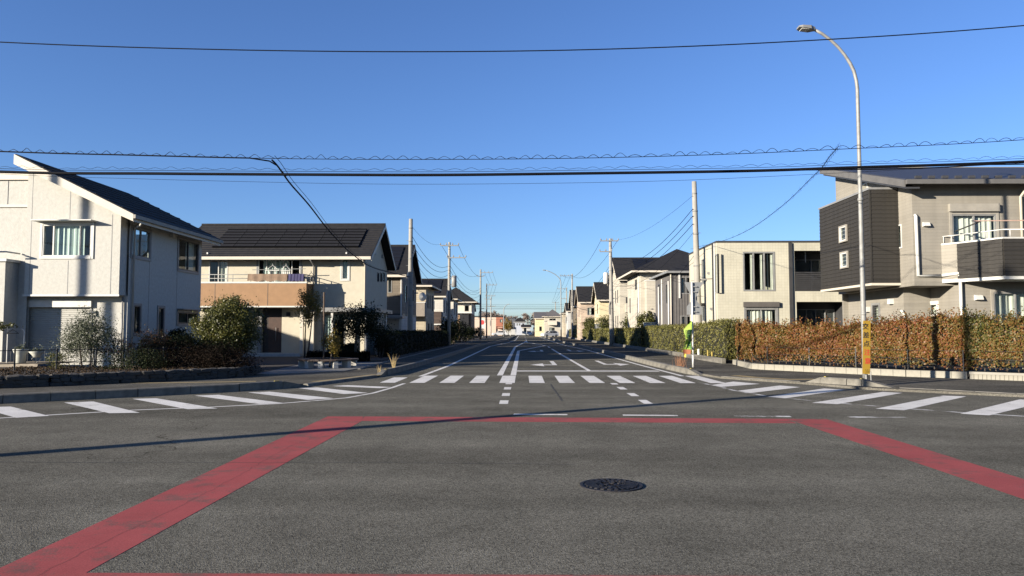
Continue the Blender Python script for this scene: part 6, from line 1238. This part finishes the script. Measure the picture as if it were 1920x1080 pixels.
# green banner tied to the post
bn = thing('banner', 'crumpled yellow green safety banner tied to the white signpost', 'banner', (6.85, 30.9, 0.6))
m_ban = M('fluorescent_green', (0.2, 0.29, 0.04), 0.75, 0.12, 6); m_ban2 = M('banner_red', (0.2, 0.07, 0.03), 0.8); m_bany = M('banner_yellow', (0.36, 0.3, 0.04), 0.75); m_bang = M('banner_green', (0.045, 0.13, 0.03), 0.75)
rows = [(602, 1294.5, 1297), (608, 1291, 1297), (618, 1282, 1297), (628, 1284, 1296), (636, 1285.5, 1296), (645, 1283, 1296), (655, 1281, 1296.5)]
def cloth_strip(rows, mat, nm, parent, dep=lambda i, t: 0.06 * math.sin(i * 1.2 + t * 3.0), y=Ys - 0.06, c0=0.0, c1=1.0, nx=6):
    m = MB(); gpt = []
    for i, (v, ua, ub) in enumerate(rows): gpt.append([(P(ua + (ub - ua) * (c0 + (c1 - c0) * k / nx), v, y).x, y + dep(i, c0 + (c1 - c0) * k / nx), P(ua, v, y).z) for k in range(nx + 1)])
    for i in range(len(rows) - 1):
        for k in range(nx): m.quad(gpt[i][k], gpt[i][k + 1], gpt[i + 1][k + 1], gpt[i + 1][k])
    for i in range(len(rows) - 1):
        for k in range(nx): f_ = lambda p: (p[0], p[1] + 0.006, p[2]); m.quad(f_(gpt[i][k]), f_(gpt[i + 1][k]), f_(gpt[i + 1][k + 1]), f_(gpt[i][k + 1]))
    return m.build(nm, mat, parent, smooth=True)
cloth_strip(rows, m_ban, 'cloth', bn); cloth_strip([(r[0] - (0.5 if i == 6 else 0), r[1] + 5.5 if i > 1 else r[1] + 3, r[2] - 0.3) for i, r in enumerate(rows[2:])], m_bang, 'cloth_fold', bn, lambda i, t: 0.06 * math.sin((i + 2) * 1.2 + t * 3.0) - 0.012)
cloth_strip([(655.2, 1280.5, 1296), (664, 1282, 1294)], m_ban2, 'red_hem', bn); cloth_strip([(663.5, 1281.5, 1286.5), (670, 1282.5, 1286)], m_bany, 'tail', bn, y=Ys - 0.1)
for ch, u, v, rz in (('回', 1289.5, 623.5, 0.1), ('ス', 1289.5, 635.5, -0.1), ('の', 1286.5, 648.5, 0.25)):
    c = P(u, v, Ys - 0.17); inst(text_mesh(ch, 0.19), 'character', m_ybk, bn, (c.x, Ys - 0.155, c.z), (math.pi / 2, -rz, 0))
# round bench on the plaza
rb = thing('round_bench', 'round plaza bench with pale concrete legs and dark wooden seat', 'bench', (-7.9, 30.3, 0.085)); Rb = 1.22; m_seat = M('dark_wood', (0.06, 0.04, 0.03), 0.7, 0.25, 9)
for k in range(12):
    a0, a1 = 2 * math.pi * k / 12 + 0.01, 2 * math.pi * (k + 1) / 12 - 0.01; m = MB(); ps = []
    for r in (Rb - 0.42, Rb):
        ps.append([(-7.9 + r * math.cos(a0 + (a1 - a0) * j / 4), 30.3 + r * math.sin(a0 + (a1 - a0) * j / 4)) for j in range(5)])
    poly = ps[1] + ps[0][::-1]; m.slab(poly, 0.37, 0.43); m.build('seat_board', m_seat, rb)
    a = 2 * math.pi * k / 12; MB().rbox((-7.9 + (Rb - 0.2) * math.cos(a), 30.3 + (Rb - 0.2) * math.sin(a), 0.2275), (0.3, 0.18, 0.284), Matrix.Rotation(a, 3, 'Z')).build('leg', m_conc, rb)
tag(MB().tube([(-8.05, 30.2, 0.085), (-8.07, 30.2, 3.12)], 0.035, 7).build('tree_stake', M('stake_wood', (0.07, 0.05, 0.035), 0.85), origin=(-8.05, 30.2, 0.085)), 'tall dark wooden stake beside the young tree in the round bench', 'stake')
# wooden deck, pots and laundry stand before the white house
dk = thing('wooden_deck', 'low weathered wooden deck before the roller shutter', 'deck', (-18.5, 26.8, 0.1)); m_dw = M('weathered_deck', (0.2, 0.17, 0.13), 0.85, 0.2, 8)
for k in range(11): y = 26.0 + k * 0.2; MB().box(-21.5, -16.95, y, y + 0.185, 0.36, 0.40).build('plank', m_dw, dk)
MB().box(-21.5, -16.95, 25.96, 25.995, 0.2, 0.395).build('fascia', m_dw, dk)
for x in (-18.6, -17.1, -20.2): MB().box(x - 0.05, x + 0.05, 26.05, 26.15, 0.1, 0.36).build('leg', m_dw, dk)
m_pot = M('glazed_pot', (0.42, 0.42, 0.37), 0.5)
def pot(label, x, y, z, prof, mat=m_pot):
    t = thing('plant_pot', label, 'plant pot', (x, y, z), 'pots on the deck'); MB().tube([(x, y, z + a) for a, r in prof], [r for a, r in prof], 14).build('pot', mat, t, smooth=True); h = prof[-1][0]
    g = np.random.default_rng(int(abs(x) * 100)); p = np.stack([x + g.normal(size=120) * .1, y + g.normal(size=120) * .1, z + h + np.abs(g.normal(size=120)) * .08], 1); leaf_object('foliage', t, lf_olive, p, 0.06); return t
pot('tall pale pot with a flared rim on the deck', P(39, 660, 26.3).x, 26.3, 0.4, [(0, 0.17), (0.3, 0.17), (0.33, 0.19), (0.48, 0.25), (0.5, 0.25)])
pot('shallow pale bowl on a scrolled stand beside the tall pot', P(69, 660, 26.3).x, 26.3, 0.62, [(0, 0.1), (0.08, 0.15), (0.18, 0.24), (0.2, 0.25)])
st = tag(MB().tube([(P(69, 660, 26.3).x + 0.12 * math.cos(a), 26.3 + 0.12 * math.sin(a * 2), 0.4 + 0.11 * (1 + math.sin(a))) for a in np.linspace(-1.5, 4.6, 18)], 0.012, 5).build('pot_stand', m_steel, origin=(P(69, 660, 26.3).x, 26.3, 0.4)), 'scrolled metal stand under the shallow bowl', 'stand')
ls = thing('laundry_stand', 'white laundry stand with a dark hanger on the deck', 'laundry stand', (-18.1, 26.9, 0.4)); xa, xb = P(14, 640, 26.9).x, P(45, 640, 26.9).x
MB().tube([(xa, 26.9, 0.4), (xa, 26.9, 1.72)], 0.022, 7).build('upright', m_whitetrim, ls); MB().tube([(xb, 26.9, 0.4), (xb, 26.9, 1.5), (xb - 0.03, 26.9, 1.58), (xb - 0.12, 26.9, 1.62)], 0.022, 7).build('upright', m_whitetrim, ls); MB().tube([(xa, 26.9, 1.6), (xb - 0.1, 26.9, 1.62)], 0.01, 6).build('line_bar', m_whitetrim, ls)
hg = Vector((P(24, 620, 26.88).x, 26.88, 1.6)); tag(MB().tube([hg, hg + Vector((0.22, 0, -0.14)), hg + Vector((-0.22, 0, -0.14)), hg], 0.014, 5).build('clothes_hanger', m_black, origin=hg), 'black clothes hanger hanging on the white laundry stand', 'clothes hanger')
# garden fence of the white house
gf = thing('garden_fence', 'thin black metal fence round the garden of the white house', 'fence', (-14.5, 23.8, 0.3)); FP = [Vector((-19, 20.2, 0)), Vector((-16.4, 22.0, 0)), Vector((-13.2, 25.2, 0)), Vector((-11.8, 26.6, 0))]
for a, b in zip(FP[:-1], FP[1:]):
    n = round((b - a).length / 1.1)
    for i in range(n): p = a.lerp(b, i / n); MB().tube([(p.x, p.y, 0.2), (p.x, p.y, 1.0)], 0.025, 6).build('post', m_black, gf)
    for z in (0.55, 0.95): MB().tube([(a.x, a.y, z), (b.x, b.y, z)], 0.012, 5).build('rail', m_black, gf)
    for i in range(n * 5): p = a.lerp(b, (i + .5) / (n * 5)); MB().tube([(p.x, p.y, 0.55), (p.x, p.y, 0.95)], 0.004, 3).build('picket', m_black, gf)
# air conditioner and storage shed
ac = thing('air_conditioner', 'white outdoor air conditioner unit by the porch of the cream house', 'air conditioner', (-10.3, 41.6, 0.1)); MB().box(-10.5, -10.1, 41.5, 41.75, 0.15, 0.62).build('casing', m_whitetrim, ac); disc(MB(), (0, 0), 0, 0.17, 0, 0.01, 16); fm = MB(); disc(fm, (0, 0), 0.02, 0.17, 0, 0.012, 16); inst(fm.mesh('fan_grille'), 'fan_grille', m_frame_gr, ac, (-10.3, 41.499, 0.4), (math.pi / 2, 0, 0)); MB().box(-10.48, -10.42, 41.52, 41.72, 0.1, 0.149).build('foot', m_frame_gr, ac); MB().box(-10.18, -10.12, 41.52, 41.72, 0.1, 0.149).build('foot', m_frame_gr, ac)
sd = thing('storage_shed', 'pale blue white storage shed behind the right hedge', 'shed', (10.6, 61.4, 0.1)); m_shed = M('shed_metal', (0.36, 0.40, 0.41), 0.55, 0.05)
MB().box(10.0, 11.2, 60.9, 61.9, 0.1, 2.15).build('body', m_shed, sd); MB().box(9.95, 11.25, 60.83, 61.95, 2.151, 2.23).build('roof', m_whitetrim, sd)
for x in (10.04, 10.63): MB().box(x, x + 0.53, 60.875, 60.899, 0.15, 2.1).build('door', m_shed, sd)
# roadside sign with a red disc
rs_ = thing('shop_sign', 'white roadside board with a red disc beside the brown house', 'sign', (-9.0, 168, 0)); ca, cb = P(899.5, 597, 168), P(910, 616, 168)
MB().box(ca.x, cb.x, 168, 168.2, cb.z, ca.z).build('board', m_whitetrim, rs_); dm = MB(); disc(dm, (0, 0), 0, 0.42, 0, 0.02, 20); inst(dm.mesh('disc'), 'disc', M('sign_disc_red', (0.45, 0.04, 0.035), 0.6), rs_, ((ca.x + cb.x) / 2 - .05, 167.99, (ca.z + cb.z) / 2 + 0.25), (math.pi / 2, 0, 0), (1, 1.25, 1)); MB().tube([((ca.x + cb.x) / 2, 168.1, 0), ((ca.x + cb.x) / 2, 168.1, cb.z)], 0.08, 8).build('post', m_steel, rs_)
# bollard-like marker posts and yellow stakes near the hedge
for i, (u, v0, v1, y, mt, lab) in enumerate(((771.5, 639, 660, 52.2, m_conc, 'short pale marker post at the foot of the nearest left pole'), (1310, 654, 668, 39.5, m_whitetrim, 'short white marker post at the foot of the green hedge'), (1327, 656, 668, 37.55, m_refl, 'short yellow stake at the foot of the green hedge, beside the white one'), (1335, 659, 668, 36.7, m_refl, 'shorter yellow stake at the end of the green hedge'))):
    a = P(u, v0, y); rr_ = 0.07 if i < 2 else 0.04
    tag(MB().tube([(a.x, y, 0.1), (a.x, y, a.z - 0.02), (a.x, y, a.z)], [rr_, rr_, rr_ * 0.6], 8).build('marker_post', mt, origin=(a.x, y, 0.1)), lab, 'post', 'short posts')
# cars at the far junction
def car(label, x, y, rz, mat, L=4.4, W=1.7, Hh=1.55):
    t = thing('parked_car', label, 'car', (x, y, 0), 'white cars at the far junction'); Rz = Matrix.Rotation(rz, 3, 'Z'); o = Vector((x, y, 0))
    side = [(-L / 2, .3), (-L / 2 - .02, .62), (-L / 2 + .12, .85), (-L * .24, .98), (-L * .1, Hh - .08), (-L * .02, Hh), (L * .3, Hh), (L * .45, Hh - .32), (L / 2 - .04, .95), (L / 2, .4), (L / 2 - .1, .26), (-L / 2 + .15, .24)]
    m = MB(); rings = [[o + Rz @ Vector((a, s * W / 2 * (1 if b < 1.0 else 0.86), b)) for a, b in side] for s in (-1, 1)]; n = len(side)
    m.poly(rings[0][::-1]); m.poly(rings[1])
    for i in range(n): m.quad(rings[0][i], rings[0][(i + 1) % n], rings[1][(i + 1) % n], rings[1][i])
    m.build('body', mat, t)
    for s in (-1, 1):
        f_ = lambda a, b: o + Rz @ Vector((a, s * (W / 2 * 0.93 + 0.012 + (1.0 - b) * 0.0), b)); MB().poly([f_(-L * .2, 1.0), f_(-L * .08, Hh - .13), f_(L * .08, Hh - .1), f_(L * .08, 1.0)]).build('window', m_black, t); MB().poly([f_(L * .1, 1.0), f_(L * .1, Hh - .1), f_(L * .29, Hh - .12), f_(L * .4, 1.02)]).build('window', m_black, t)
        for a in (-L * .31, L * .31):
            c = o + Rz @ Vector((a, s * (W / 2 - .1), .31)); d = Rz @ Vector((0, s * .12, 0)); w_ = MB().tube([c - d, c + d], 0.31, 16).build('wheel', m_black, t); MB().tube([c + d, c + d * 1.08], 0.18, 12).build('rim', m_steel, w_)
        c = o + Rz @ Vector((-L / 2 - .01, s * W * .36, .72)); MB().rbox(c, (.08, .34, .14), Rz).build('headlight', m_glass if False else m_frame_gr, t)
    ws = [(-L * .235, .99), (-L * .105, Hh - .09)]; m = MB(); k = [o + Rz @ Vector((ws[j][0] - .015, s * W * (.42 if j == 0 else .37), ws[j][1])) for j, s in ((0, -1), (0, 1), (1, 1), (1, -1))]; m.poly(k).build('windscreen', m_black, t); return t
m_carw = M('white_car_paint', (0.5, 0.5, 0.49), 0.3, 0.03, spec=0.5)
q = P(936, 620, 233); car('white hatchback parked side on before the pink building', q.x, 233, 0.25, m_carw)
q = P(991.5, 620, 246); car('white car seen nose on at the end of the street', q.x, 246, math.pi / 2 + 0.12, m_carw)
q = P(1031, 620, 190); car('white car parked before the wide pale house', q.x, 190, 0.5, m_carw)
q = P(962, 612, 238); wk = thing('carport', 'small white carport between golden tree and garage', 'carport', (q.x, 238, 0)); MB().box(q.x - 1.0, q.x + 1.0, 238, 241, 2.0, 2.7).build('roof', m_whitetrim, wk)
for s in (-0.9, 0.9): MB().box(q.x + s - 0.1, q.x + s + 0.1, 238.1, 238.3, 0, 2.0).build('post', m_whitetrim, wk)
